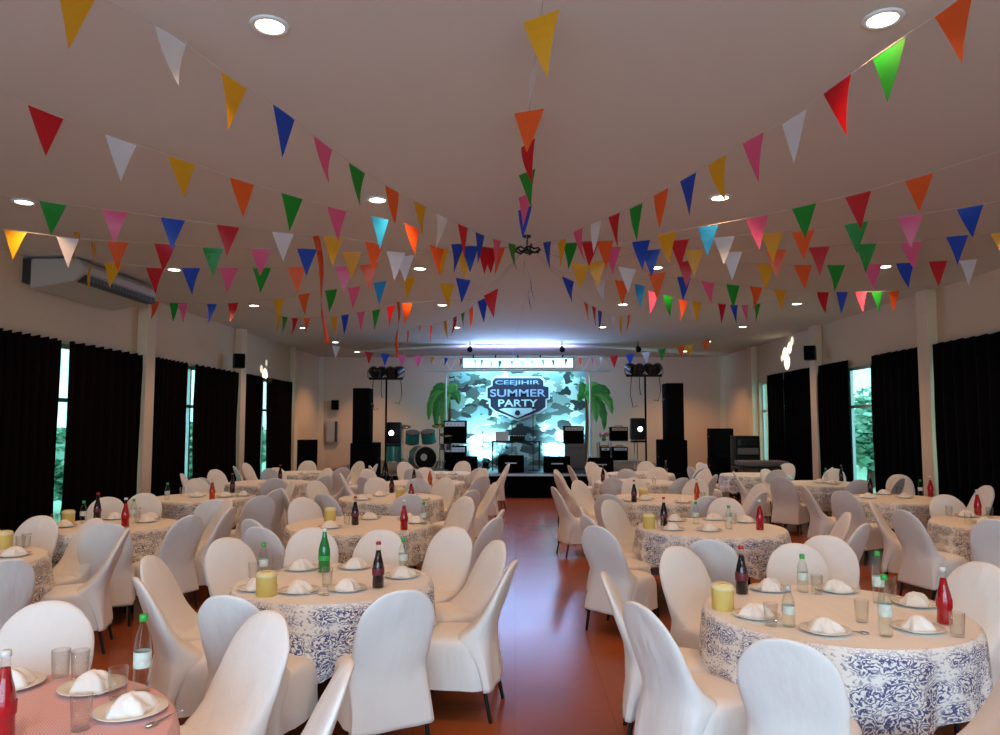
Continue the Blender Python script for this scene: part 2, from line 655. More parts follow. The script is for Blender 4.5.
# curtains
def curtain(x, y0, y1, z1, mname, label, n_f, flip=1):
    b = new()
    rnd = random.Random(int(y0 * 131 + x * 7))
    N = max(20, int(n_f * 10))
    cols = []
    ph = [rnd.uniform(-0.5, 0.5) for _ in range(n_f + 2)]
    zs = [0.03, 0.5, 1.0, 1.6, 2.2, z1 - 0.25, z1 - 0.1, z1]
    for i in range(N + 1):
        t = i / N
        k = t * n_f
        a = 0.045 * math.sin(2 * PI * k + ph[int(k)] * 0.8)
        col = []
        for z in zs:
            amp = 1.0 if z < z1 - 0.2 else 0.6
            edge = 0.03 * math.sin(z * 1.7 + y0) if i in (0, N) else 0
            col.append(b.verts.new((x + a * amp + 0.01 * math.sin(z * 2 + k), y0 + (y1 - y0) * t + edge, z + (0.012 * math.sin(2 * PI * k) if z == z1 else 0))))
        cols.append(col)
    for A, B in zip(cols, cols[1:]):
        for j in range(len(zs) - 1):
            b.faces.new((A[j], B[j], B[j + 1], A[j + 1]))
    o = obj('curtain', b, mname, None, True)
    md = o.modifiers.new('thick', 'SOLIDIFY')
    md.thickness = 0.006
    tag(o, label, 'curtain', 'dark curtains along the window walls')
    return o


XC_L, XC_R = XL + 0.10, XR - 0.10
yw = lambda px, x: at_x(px, 423, x).y
curtain(XC_L, 4.1, 7.9, 2.95, 'curtain', 'dark curtain at the front end of the air conditioner wall', 16)
curtain(XC_L, 8.3, yw(57, XC_L), 2.95, 'curtain', 'black curtain under the air conditioner, entrance side of the window slit', 10)
curtain(XC_L, yw(66, XC_L), 12.32, 2.95, 'curtain', 'black curtain under the air conditioner, stage side of the window slit', 8)
curtain(XC_L, 12.68, yw(186.5, XC_L), 2.95, 'curtain', 'maroon-black curtain between two pillars, entrance half of the middle left-wall window', 9)
curtain(XC_L, yw(193.5, XC_L), 16.67, 2.95, 'curtain', 'maroon-black curtain touching the pillar with the small wall speaker', 8)
curtain(XC_L, 17.03, yw(261, XC_L), 2.95, 'curtain', 'maroon-black curtain just past the small wall speaker opposite the garden window', 8)
curtain(XC_L, yw(266, XC_L), 20.8, 2.95, 'curtain', 'last maroon-black curtain before the black floor speaker by the drum corner', 8)
curtain(XC_R, 4.1, 7.9, 3.06, 'curtain_dark', 'black curtain at the entrance end of the garden window wall', 14)
curtain(XC_R, 8.1, 11.93, 3.06, 'curtain_dark', 'wide black curtain on the entrance side of the garden window wall', 14)
curtain(XC_R, 12.32, yw(874, XC_R), 3.06, 'curtain_dark', 'black curtain between the wide garden window and the thick beige pillar', 7)
curtain(XC_R, yw(850, XC_R), 16.42, 3.06, 'curtain_dark', 'black curtain on the stage side of the wide garden window', 7)
curtain(XC_R, 16.80, yw(786, XC_R), 3.06, 'curtain_dark', 'wide black curtain below the bright patch of light, beside the small wall speaker', 10)
curtain(XC_R, yw(784.5, XC_R), yw(769, XC_R), 3.06, 'curtain_dark', 'narrow black curtain beside the window slit above the sound desk', 4)

# ------------------------------------------------------------------ ceiling downlights
dlx = [-4.80, -1.33, 1.97, 5.11]
dly = [0.8, 3.85, 7.0, 10.2, 13.4, 16.6, 19.6, 22.3]
proto = None
rown = {3.85: 'first row from the entrance', 7.0: 'second row from the entrance', 10.2: 'third row from the entrance',
        13.4: 'fourth row from the entrance', 16.6: 'fifth row from the entrance', 19.6: 'row above the stage', 22.3: 'row closest to the stage wall', 0.8: 'row over the entrance'}
coln = {-4.80: 'along the air conditioner wall', -1.33: 'drum side of the hub', 1.97: 'garden side of the hub', 5.11: 'along the garden windows'}
for y in dly:
    for x in dlx:
        if y > 19 and abs(x) < 3:
            continue
        lab = 'round lit ceiling downlight, %s, %s' % (rown[y], coln[x])
        if proto is None:
            proto = thing('ceiling_downlight', lab, 'ceiling light', (x, y, ZC), 0, 'ceiling downlights')
            b = new(); lathe(b, [(0.072, 0.0), (0.105, 0.0), (0.108, -0.006), (0.10, -0.012), (0.078, -0.012), (0.072, 0.0)], 24)
            obj('trim_ring', b, 'white_paint', proto, True)
            b = new(); lathe(b, [(0.0, -0.008), (0.078, -0.009), (0.078, -0.003), (0, -0.003)], 24)
            obj('diffuser', b, 'lamp_glow', proto, True)
        else:
            dup(proto, (x, y, ZC), 0, lab)
        lamp('downlight_lamp', 'SPOT', (x, y, ZC - 0.03), 230 if y > 21 else (160 if y > 19 else 112), (1.0, 0.55, 0.26), (x, y, 0), spot_size=math.radians(122), spot_blend=0.6, shadow_soft_size=0.07)

# ------------------------------------------------------------------ chairs
def sell(t, n):
    c, s = math.cos(t), math.sin(t)
    return math.copysign(abs(c) ** (2 / n), c), math.copysign(abs(s) ** (2 / n), s)


def loft(bm, rings, N=48, cap_lo=False, cap_hi=True, seed=0.0, wr=0.005, folds=0.0):
    R = []
    for z, yr, yf, hw, n in rings:
        yc, hy = (yr + yf) / 2, (yf - yr) / 2
        ring = []
        for k in range(N):
            cx, sy = sell(2 * PI * k / N, n)
            p = Vector((hw * cx, yc + hy * sy, z))
            d = noise.noise(Vector((p.x * 6 + seed, p.y * 6, p.z * 5))) * wr + noise.noise(Vector((p.x * 17 + seed, p.y * 17, p.z * 6))) * wr * 0.5
            f = folds * max(0, (0.45 - z) / 0.35) * (math.cos(11 * 2 * PI * k / N + seed * 3) + 0.6 * math.cos(7 * 2 * PI * k / N + seed))
            out = Vector((cx * hw, sy * hy * 0.9, 0))
            out = out.normalized() if out.length > 1e-6 else out
            ring.append(bm.verts.new(p + out * (d + f)))
        R.append(ring)
    for A, B in zip(R, R[1:]):
        for k in range(N):
            bm.faces.new((A[k], A[(k + 1) % N], B[(k + 1) % N], B[k]))
    if cap_hi:
        c = sum((v.co for v in R[-1]), Vector()) / N
        cv = bm.verts.new(c + Vector((0, 0, 0.004)))
        for k in range(N):
            bm.faces.new((R[-1][k], R[-1][(k + 1) % N], cv))
    if cap_lo:
        c = sum((v.co for v in R[0]), Vector()) / N
        cv = bm.verts.new(c)
        for k in range(N):
            bm.faces.new((R[0][(k + 1) % N], R[0][k], cv))
    bmesh.ops.recalc_face_normals(bm, faces=bm.faces[:])


def interp(rings, m=3):
    """Catmull-Rom refinement of the ring table"""
    out = []
    n = len(rings)
    for i in range(n - 1):
        p0, p1, p2, p3 = rings[max(i - 1, 0)], rings[i], rings[i + 1], rings[min(i + 2, n - 1)]
        for j in range(m):
            t = j / m
            out.append(tuple(0.5 * ((2 * b) + (c - a) * t + (2 * a - 5 * b + 4 * c - d) * t * t + (3 * b - a - 3 * c + d) * t ** 3)
                             for a, b, c, d in zip(p0, p1, p2, p3)))
    out.append(rings[-1])
    return out


def chair_proto(seed):
    t = thing('banquet_chair', 'x', 'chair')
    b = new()
    loft(b, interp([(0.185, -0.290, 0.258, 0.236, 3.6), (0.27, -0.280, 0.250, 0.230, 3.8), (0.37, -0.270, 0.243, 0.226, 4.0), (0.43, -0.268, 0.236, 0.222, 3.8),
                    (0.466, -0.267, 0.210, 0.206, 3.4), (0.484, -0.25, 0.15, 0.16, 2.8), (0.490, -0.15, 0.06, 0.08, 2.5)], 3),
         cap_hi=True, seed=seed, wr=0.014, folds=0.008)
    obj('seat', b, 'cover', t, True)
    b = new()
    loft(b, interp([(0.183, -0.2965, -0.225, 0.230, 3.2), (0.27, -0.2865, -0.20, 0.2245, 3.2), (0.37, -0.2765, -0.14, 0.2205, 3.2), (0.44, -0.2735, -0.05, 0.2165, 3.2), (0.48, -0.2755, -0.05, 0.2105, 3.0), (0.52, -0.2805, -0.11, 0.208, 2.8), (0.58, -0.294, -0.175, 0.212, 2.7), (0.66, -0.320, -0.232, 0.218, 2.6), (0.74, -0.349, -0.276, 0.214, 2.5),
                    (0.80, -0.371, -0.308, 0.201, 2.4), (0.85, -0.390, -0.334, 0.176, 2.3), (0.89, -0.405, -0.356, 0.140, 2.2), (0.917, -0.415, -0.374, 0.095, 2.1), (0.930, -0.416, -0.390, 0.042, 2.0)], 3),
         cap_hi=True, cap_lo=True, seed=seed, wr=0.012, folds=0.006)
    obj('backrest', b, 'cover', t, True)
    for sx in (-1, 1):
        for yb, yt in ((-0.285, -0.20), (0.215, 0.19)):
            b = new()
            tube(b, [(sx * 0.205, yb, 0), (sx * 0.2, (yb + yt) / 2, 0.2), (sx * 0.185, yt, 0.43)], 0.0125, 8)
            obj('leg', b, 'black', t, True)
    return t


protos = [chair_proto(s) for s in (0.0, 3.7, 8.1)]
used = [False, False, False]
chair_n = 0
CHAIRS = []


def put_chair(x, y, rz, label, group):
    global chair_n
    i = chair_n % 3
    chair_n += 1
    CHAIRS.append((x, y))
    if not used[i]:
        used[i] = True
        o = protos[i]
        o.location = (x, y, 0)
        o.rotation_euler = (0, 0, rz)
        o['label'] = label
        o['group'] = group
        return o
    return dup(protos[i], (x, y, 0), rz, label, group)


# ------------------------------------------------------------------ tables
ROW_L, ROW_R = 'drum', 'garden'
TABLES = {
    # key: (phrase, x, y, radius, cloth, aisle direction sign)
    'P': ('pink checked table', -1.87, 2.44, 0.71, 'cloth_pink', 1),
    'A1': ('green bottle table', -1.20, 4.98, 0.645, 'cloth_blue', 1),
    'A2': ('second table left of the aisle', -1.62, 7.75, 0.74, 'cloth_grey', 1),
    'A3': ('third table left of the aisle', -1.75, 10.5, 0.72, 'cloth_grey', 1),
    'A4': ('fourth table left of the aisle', -1.62, 13.2, 0.72, 'cloth_grey', 1),
    'A5': ('last table left of the aisle', -1.55, 15.6, 0.70, 'cloth_grey', 1),
    'W1': ('frontmost left-wall table', -4.42, 5.62, 0.76, 'cloth_grey', 1),
    'W2': ('air conditioner table', -4.15, 7.62, 0.65, 'cloth_grey', 1),
    'W3': ('third left-wall table', -4.42, 10.5, 0.72, 'cloth_grey', 1),
    'W4': ('fourth left-wall table', -4.35, 13.1, 0.72, 'cloth_grey', 1),
    'W5': ('last left-wall table', -4.45, 15.7, 0.72, 'cloth_grey', 1),
    'B1': ('first table right of the aisle', 1.77, 4.24, 0.70, 'cloth_blue', -1),
    'B2': ('second table right of the aisle', 1.97, 7.60, 0.73, 'cloth_blue', -1),
    'B3': ('third table right of the aisle', 2.02, 10.45, 0.74, 'cloth_grey', -1),
    'B4': ('fourth table right of the aisle', 2.15, 13.4, 0.72, 'cloth_grey', -1),
    'B5': ('last table right of the aisle', 2.6, 15.6, 0.70, 'cloth_grey', -1),
    'G1': ('frontmost garden-window table', 5.15, 7.9, 0.74, 'cloth_grey', -1),
    'G2': ('dark bottle garden-window table', 5.30, 10.5, 0.72, 'cloth_grey', -1),
    'G3': ('third garden-window table', 5.35, 13.1, 0.72, 'cloth_grey', -1),
    'G4': ('sound desk table', 4.9, 15.3, 0.70, 'cloth_blue', -1),
}
TZ = 0.755


def side_name(ang, sgn):
    """where on a table: stage / entrance along the hall, aisle / window across it"""
    a = math.degrees(ang) % 360
    c = int(((a + 22.5) % 360) // 45)
    A, W = ('aisle', 'window') if sgn > 0 else ('window', 'aisle')
    return [A + ' side', 'stage-%s corner' % A, 'stage side', 'stage-%s corner' % W, W + ' side', 'entrance-%s corner' % W, 'entrance side', 'entrance-%s corner' % A][c]


def cloth_mesh(R, seed, drop=0.31):
    b = new()
    uvl = b.loops.layers.uv.new('UVMap')
    N = 120
    prof = [0.0, 0.35, 0.7, 0.93, 0.985, 1.0]
    info = {}
    rings = []
    rnd = random.Random(seed)
    nf = rnd.choice((13, 14, 15, 16))
    p1, p2 = rnd.random() * 6, rnd.random() * 6
    for f in prof[1:]:
        ring = []
        for k in range(N):
            a = 2 * PI * k / N
            z = 0 if f < 0.98 else (-0.002 if f < 1 else -0.012)
            v = b.verts.new((R * f * math.cos(a), R * f * math.sin(a), z))
            info[v] = (k, f * 0.75)
            ring.append(v)
        rings.append(ring)
    for j in range(1, 9):
        t = j / 8
        ring = []
        for k in range(N):
            a = 2 * PI * k / N
            L = drop + 0.10 * max(0, math.cos(2 * (a - p1))) ** 2 + 0.012 * math.sin(nf * a + p2) + 0.006 * abs(math.sin(28 * a))
            fold = (0.034 * math.cos(nf * a + p2) + 0.018 * math.cos((nf * 2 - 5) * a + p1)) * t * (0.55 + 0.45 * math.cos(2 * (a - p1)))
            rad = R + 0.010 + 0.024 * t + fold
            v = b.verts.new((rad * math.cos(a), rad * math.sin(a), -0.012 - L * t))
            info[v] = (k, 0.76 + 0.5 * t)
            ring.append(v)
        rings.append(ring)
    cv = b.verts.new((0, 0, 0))
    for k in range(N):
        f = b.faces.new((cv, rings[0][k], rings[0][(k + 1) % N]))
        for lo in f.loops:
            p = lo.vert.co
            lo[uvl].uv = (p.x, 0.2)
    for A, B in zip(rings, rings[1:]):
        for k in range(N):
            f = b.faces.new((A[k], B[k], B[(k + 1) % N], A[(k + 1) % N]))
            for i, lo in enumerate(f.loops):
                kk, vv = info[lo.vert]
                if kk == 0 and k == N - 1:
                    kk = N
                lo[uvl].uv = (2 * PI * kk / N * R, vv)
    return b


tabproto = {}


def round_table(key):
    ph, x, y, R, cl, sgn = TABLES[key]
    t = thing('round_table', 'round banquet table under the cloth, the %s' % ph, 'table', (x, y, 0), 0, 'round banquet tables')
    b = new(); lathe(b, [(0, TZ - 0.03), (R - 0.035, TZ - 0.03), (R - 0.026, TZ - 0.024), (R - 0.026, TZ - 0.010), (R - 0.032, TZ - 0.005), (0, TZ - 0.005)], 48)
    obj('tabletop', b, 'wood_dark', t, 'auto')
    for i in range(4):
        a = PI / 4 + i * PI / 2
        b = new(); tube(b, [(0.36 * math.cos(a), 0.36 * math.sin(a), TZ - 0.03), (0.42 * math.cos(a), 0.42 * math.sin(a), 0)], 0.017, 8)
        obj('leg', b, 'black', t, True)
    kind = {'cloth_pink': 'pink checked tablecloth', 'cloth_blue': 'white tablecloth printed with blue roses', 'cloth_grey': 'white tablecloth printed with greyish flowers'}[cl]
    c = obj('tablecloth', cloth_mesh(R, hash(key) % 997 if False else sum(map(ord, key)) * 7), cl, None, 'auto', (x, y, TZ))
    tag(c, '%s on the %s' % (kind, ph), 'tablecloth', 'tablecloths')


for kk in TABLES:
    round_table(kk)

# chairs: (table, back-top pixel) as seen, the rest by the ring round their table
SEEN = {
    'P': [(248, 618), (350, 662), (28, 621)],
    'A1': [(395, 585), (507, 561), (499, 541), (436, 528), (374, 533), (325, 529), (252, 542), (178, 557), (146, 578), (238, 592)],
    'A2': [(278, 517), (332, 503), (466, 497), (503, 510), (256, 526), (497, 518)],
    'W1': [(98, 531), (30, 527), (9, 523), (3, 561)],
    'W2': [(104, 524), (38, 510), (110, 497), (140, 494), (187, 515), (222, 508), (188, 503)],
    'W3': [(213, 500), (262, 496), (199, 481), (280, 489), (247, 483)],
    'B1': [(797, 643), (973, 565), (637, 604), (604, 574), (690, 550), (796, 545), (825, 536), (1030, 652)],
    'B2': [(709, 540), (866, 524), (803, 512), (585, 516), (594, 526), (626, 508), (648, 504), (722, 502)],
    'G1': [(998, 519), (899, 502), (913, 510), (948, 496)],
    'G2': [(842, 491), (818, 486), (981, 486), (888, 475)],
}
RING = {'A3': (8, 0.30), 'A4': (8, 0.1), 'A5': (6, 0.2), 'W4': (8, 0.3), 'W5': (7, 0.1), 'B3': (8, 0.15), 'B4': (8, 0.35), 'B5': (6, 0.2),
        'G3': (7, 0.2), 'G4': (5, 0.9)}


PLAN = []
SAME = {}                                            # stem label -> [(object, table key)]


def single_out():
    """things that share a place on one table are told apart by which stands nearer stage, entrance, aisle or window"""
    for stem, lst in SAME.items():
        if len(lst) < 2:
            lst[0][0]['label'] = stem if len(stem.replace('-', ' ').split()) < 17 else stem.replace('of the aisle', 'of aisle')
            continue
        xs, ys = [o.location.x for o, _ in lst], [o.location.y for o, _ in lst]
        sg = TABLES[lst[0][1]][5]
        if max(xs) - min(xs) > 0.8 * (max(ys) - min(ys)):
            lst.sort(key=lambda e: -e[0].location.x * sg)
            ends = ('aisle', 'window')
        else:
            lst.sort(key=lambda e: -e[0].location.y)
            ends = ('stage', 'entrance')
        n = len(lst)
        for i, (o, _) in enumerate(lst):
            q = 'nearer the ' + ends[0] if i == 0 else ('nearer the ' + ends[1] if i == n - 1 else 'between two others')
            lab = stem + ', ' + q
            for a_, b_ in (('banquet chair', 'chair'), ('clear water bottle with green cap', 'green capped water bottle'), ('of the aisle', 'of aisle'), ('white folded', 'folded'), ('white dinner', 'dinner'), (' the ', ' ')):
                if len(lab.replace('-', ' ').split()) > 16:
                    lab = lab.replace(a_, b_)
            o['label'] = lab



def chair_at(key, x, y, rz, seen_labels):
    PLAN.append([key, x, y, rz])


def chair_now(key, x, y, rz, seen_labels):
    ph, tx, ty, R, cl, sgn = TABLES[key]
    sd = side_name(math.atan2(y - ty, x - tx), sgn)
    lab = 'white covered banquet chair on the %s of the %s' % (sd, ph)
    SAME.setdefault(lab, []).append((put_chair(x, y, rz, lab, 'chairs around the ' + ph), key))


labs = {}
for key, lst in SEEN.items():
    ph, tx, ty, R, cl, sgn = TABLES[key]
    for px, py in lst:
        p = at(px, py, 0.925)
        d = Vector((tx - p.x, ty - p.y))
        u = d.normalized()
        q = Vector((p.x, p.y)) + u * 0.40
        dist = (Vector((tx, ty)) - q).length
        if dist < R + 0.17:
            q = Vector((tx, ty)) - u * (R + 0.17)
        # turn slightly
        rz = math.atan2(u.y, u.x) - PI / 2 + random.uniform(-0.06, 0.06)
        if (px, py) == (1030, 652):                # turned sideways at the table's front
            rz = PI / 2 - 0.35
            q = Vector((p.x, p.y)) + Vector((-math.sin(rz), math.cos(rz))) * 0.40
        chair_at(key, q.x, q.y, rz, labs)
for key, (n, ph0) in RING.items():
    ph, tx, ty, R, cl, sgn = TABLES[key]
    for i in range(n):
        a = ph0 + 2 * PI * i / n + random.uniform(-0.08, 0.08)
        rr = R + 0.30 + random.uniform(0, 0.12)
        x, y = tx + rr * math.cos(a), ty + rr * math.sin(a)
        if x < XL + 0.65 or x > XR - 0.65:
            continue
        chair_at(key, x, y, a + PI / 2 + random.uniform(-0.15, 0.15), labs)

for it in range(60):                                # chairs that would touch slide apart
    for i in range(len(PLAN)):
        for j in range(i):
            a_, b_ = PLAN[i], PLAN[j]
            dx, dy = a_[1] - b_[1], a_[2] - b_[2]
            d_ = math.hypot(dx, dy)
            if 1e-4 < d_ < 0.485:
                k_ = (0.487 - d_) / d_ / 2
                a_[1] += dx * k_; a_[2] += dy * k_; b_[1] -= dx * k_; b_[2] -= dy * k_
for p_ in PLAN:
    chair_now(*p_, labs)

# ------------------------------------------------------------------ tableware
def plate_proto():
    b = new()
    lathe(b, [(0, 0.006), (0.07, 0.006), (0.085, 0.012), (0.122, 0.020), (0.125, 0.018), (0.09, 0.006), (0.075, 0.0), (0, 0.0)], 32)
    return tag(obj('dinner_plate', b, 'china', None, True), 'x', 'plate', 'white dinner plates')


def napkin_proto(seed):
    b = new()
    N, Mr = 30, 8
    rings = []
    for j in range(Mr):
        t = j / (Mr - 1)
        ring = []
        for k in range(N):
            a = 2 * PI * k / N
            r = (0.084 * (1 - t) ** 0.6 + 0.004) * (1 + 0.16 * math.sin(5 * a + seed) * (1 - 0.5 * t) + 0.07 * math.sin(9 * a + 2 * seed + 3 * t))
            z = 0.068 * t ** 0.8 + 0.010 * math.sin(4 * a + seed + 4 * t) * (t * (1 - t) * 4)
            ring.append(b.verts.new((r * math.cos(a), r * math.sin(a) * 0.85, z)))
        rings.append(ring)
    for A, B in zip(rings, rings[1:]):
        for k in range(N):
            b.faces.new((A[k], A[(k + 1) % N], B[(k + 1) % N], B[k]))
    b.faces.new(rings[-1]); b.faces.new(rings[0][::-1])
    return tag(obj('folded_napkin', b, 'napkin', None, True), 'x', 'napkin', 'white folded napkins on the plates')


def glass_proto():
    b = new()
    lathe(b, [(0, 0.0), (0.029, 0.0), (0.031, 0.004), (0.036, 0.115), (0.0345, 0.115), (0.029, 0.012), (0, 0.010)], 24)
    return tag(obj('drinking_glass', b, 'clear_glass', None, True), 'x', 'glass', 'clear drinking glasses')


def soda_proto(liquid, cap):
    t = thing('soda_bottle', 'x', 'bottle', (0, 0, 0), 0, 'soda bottles')
    body = [(0, 0.0), (0.033, 0.0), (0.037, 0.006), (0.038, 0.03), (0.0355, 0.07), (0.0375, 0.11), (0.037, 0.135), (0.030, 0.168), (0.021, 0.200), (0.0155, 0.235), (0.0140, 0.262), (0.0150, 0.266), (0.0150, 0.276), (0.013, 0.280)]
    b = new(); lathe(b, [(r * 1.0, z) for r, z in body] + [(0, 0.280)], 24)
    obj('bottle_glass', b, 'clear_glass', t, True)
    b = new(); lathe(b, [(0, 0.004), (0.033, 0.004)] + [(r * 0.955, z) for r, z in body[2:10]] + [(0, 0.236)], 24)
    obj('drink', b, liquid, t, True)
    b = new(); lathe(b, [(0, 0.292), (0.013, 0.292), (0.0165, 0.288), (0.0172, 0.272), (0.0150, 0.272)], 20)
    obj('cap', b, cap, t, True)
    b = new(); lathe(b, [(0.0384, 0.085), (0.0390, 0.088), (0.0392, 0.125), (0.0386, 0.128)], 24)
    obj('label_band', b, 'cola_label' if liquid == 'cola' else liquid, t, True)
    return t


def green_proto():
    t = thing('soda_bottle', 'x', 'bottle', (0, 0, 0), 0, 'soda bottles')
    b = new(); lathe(b, [(0, 0), (0.036, 0), (0.040, 0.006), (0.041, 0.04), (0.039, 0.075), (0.041, 0.11), (0.040, 0.155), (0.031, 0.195), (0.019, 0.235), (0.0145, 0.265), (0.0145, 0.285), (0, 0.285)], 24)
    obj('bottle_body', b, 'green_glass', t, True)
    b = new(); lathe(b, [(0.0418, 0.083), (0.0424, 0.086), (0.0424, 0.112), (0.0418, 0.115)], 24)
    obj('label_band', b, 'green_plastic', t, True)
    b = new(); lathe(b, [(0.0145, 0.278), (0.0168, 0.278), (0.0168, 0.298), (0.014, 0.302), (0, 0.302)], 20)
    obj('cap', b, 'white_plastic', t, True)
    return t


def water_proto(name='water_bottle', cap='green_plastic', k=1.0):
    t = thing(name, 'x', 'bottle', (0, 0, 0), 0, 'clear water bottles')
    pr = [(0, 0), (0.028, 0), (0.032, 0.006), (0.032, 0.05), (0.030, 0.06), (0.032, 0.07), (0.032, 0.13), (0.026, 0.165), (0.014, 0.195), (0.0125, 0.205), (0.0125, 0.22), (0, 0.22)]
    b = new(); lathe(b, [(r, z * k) for r, z in pr], 24)
    obj('bottle_body', b, 'clear_plastic', t, True)
    b = new(); lathe(b, [(r, z * k) for r, z in [(0.0325, 0.074), (0.0330, 0.076), (0.0330, 0.118), (0.0325, 0.120)]], 24)
    obj('label_band', b, 'paper_label', t, True)
    b = new(); lathe(b, [(r, z + 0.22 * (k - 1)) for r, z in [(0.0125, 0.204), (0.0155, 0.204), (0.0155, 0.228), (0.013, 0.231), (0, 0.231)]], 20)
    obj('cap', b, cap, t, True)
    return t


def tissue_proto():
    t = thing('tissue_holder', 'x', 'tissue holder', (0, 0, 0), 0, 'yellow tissue roll holders')
    b = new(); lathe(b, [(0, 0), (0.058, 0), (0.061, 0.004), (0.061, 0.112), (0.0, 0.112)], 32)
    obj('canister', b, 'yellow_plastic', t, 'auto')
    b = new(); lathe(b, [(0.061, 0.110), (0.064, 0.112), (0.064, 0.124), (0.058, 0.136), (0.04, 0.144), (0.014, 0.147), (0.012, 0.143), (0, 0.143)], 32)
    obj('lid', b, 'yellow_lid', t, True)
    return t


def spoon_proto():
    b = new()
    tube(b, [(0, 0, 0.004), (0, 0.06, 0.006), (0, 0.12, 0.003)], [0.003, 0.0025, 0.0022], 6)
    r = bmesh.ops.create_uvsphere(b, u_segments=12, v_segments=6, radius=1.0)
    for v in r['verts']:
        v.co = Vector((v.co.x * 0.017, -0.022 + v.co.y * 0.026, 0.006 + v.co.z * 0.005))
    return tag(obj('table_spoon', b, 'chrome', None, True), 'x', 'spoon', 'table spoons')


P = {'plate': plate_proto(), 'nap0': napkin_proto(0.4), 'nap1': napkin_proto(2.2), 'glass': glass_proto(), 'red': soda_proto('red_soda', 'white_plastic'),
     'orange': soda_proto('red_soda_lit', 'white_plastic'), 'cola': soda_proto('cola', 'red_cap'), 'green': green_proto(), 'water': water_proto(), 'tall': water_proto('water_bottle', 'green_plastic', 1.3), 'club': water_proto('soda_water_bottle', 'alu', 0.9),
     'tissue': tissue_proto(), 'spoon': spoon_proto()}
P_used = set()
labcount = {}
ORD = ['', 'second ', 'third ', 'fourth ', 'fifth ', 'sixth ']
NOUN = {'plate': 'white dinner plate', 'nap0': 'white folded napkin', 'nap1': 'white folded napkin', 'glass': 'clear drinking glass', 'red': 'red soda bottle', 'orange': 'orange-lit red bottle',
        'cola': 'dark cola bottle', 'green': 'green soda bottle', 'water': 'green capped water bottle', 'tall': 'tall clear water bottle', 'club': 'clear soda water bottle', 'tissue': 'yellow tissue holder', 'spoon': 'steel table spoon'}


def put(kind, x, y, z, rz, key):
    ph, tx, ty, R, cl, sgn = TABLES[key]
    r = math.hypot(x - tx, y - ty)
    where = 'near the middle' if r < 0.2 else 'on the ' + side_name(math.atan2(y - ty, x - tx), sgn)
    stem = '%s %s of the %s' % (NOUN[kind], where, ph)
    lab = stem
    if kind not in P_used:
        P_used.add(kind)
        o = P[kind]
        o.location = (x, y, z)
        o.rotation_euler = (0, 0, rz)
        SAME.setdefault(stem, []).append((o, key))
        return o
    o = dup(P[kind], (x, y, z), rz, lab)
    SAME.setdefault(stem, []).append((o, key))
    return o


def setting(key, x, y):
    ph, tx, ty, R, cl, sgn = TABLES[key]
    d = Vector((x - tx, y - ty))
    if d.length > R - 0.14:
        d = d.normalized() * (R - 0.14)
    x, y = tx + d.x, ty + d.y
    put('plate', x, y, TZ + 0.0005, 0, key)
    put(random.choice(('nap0', 'nap1')), x, y, TZ + 0.007, random.uniform(0, 6), key)


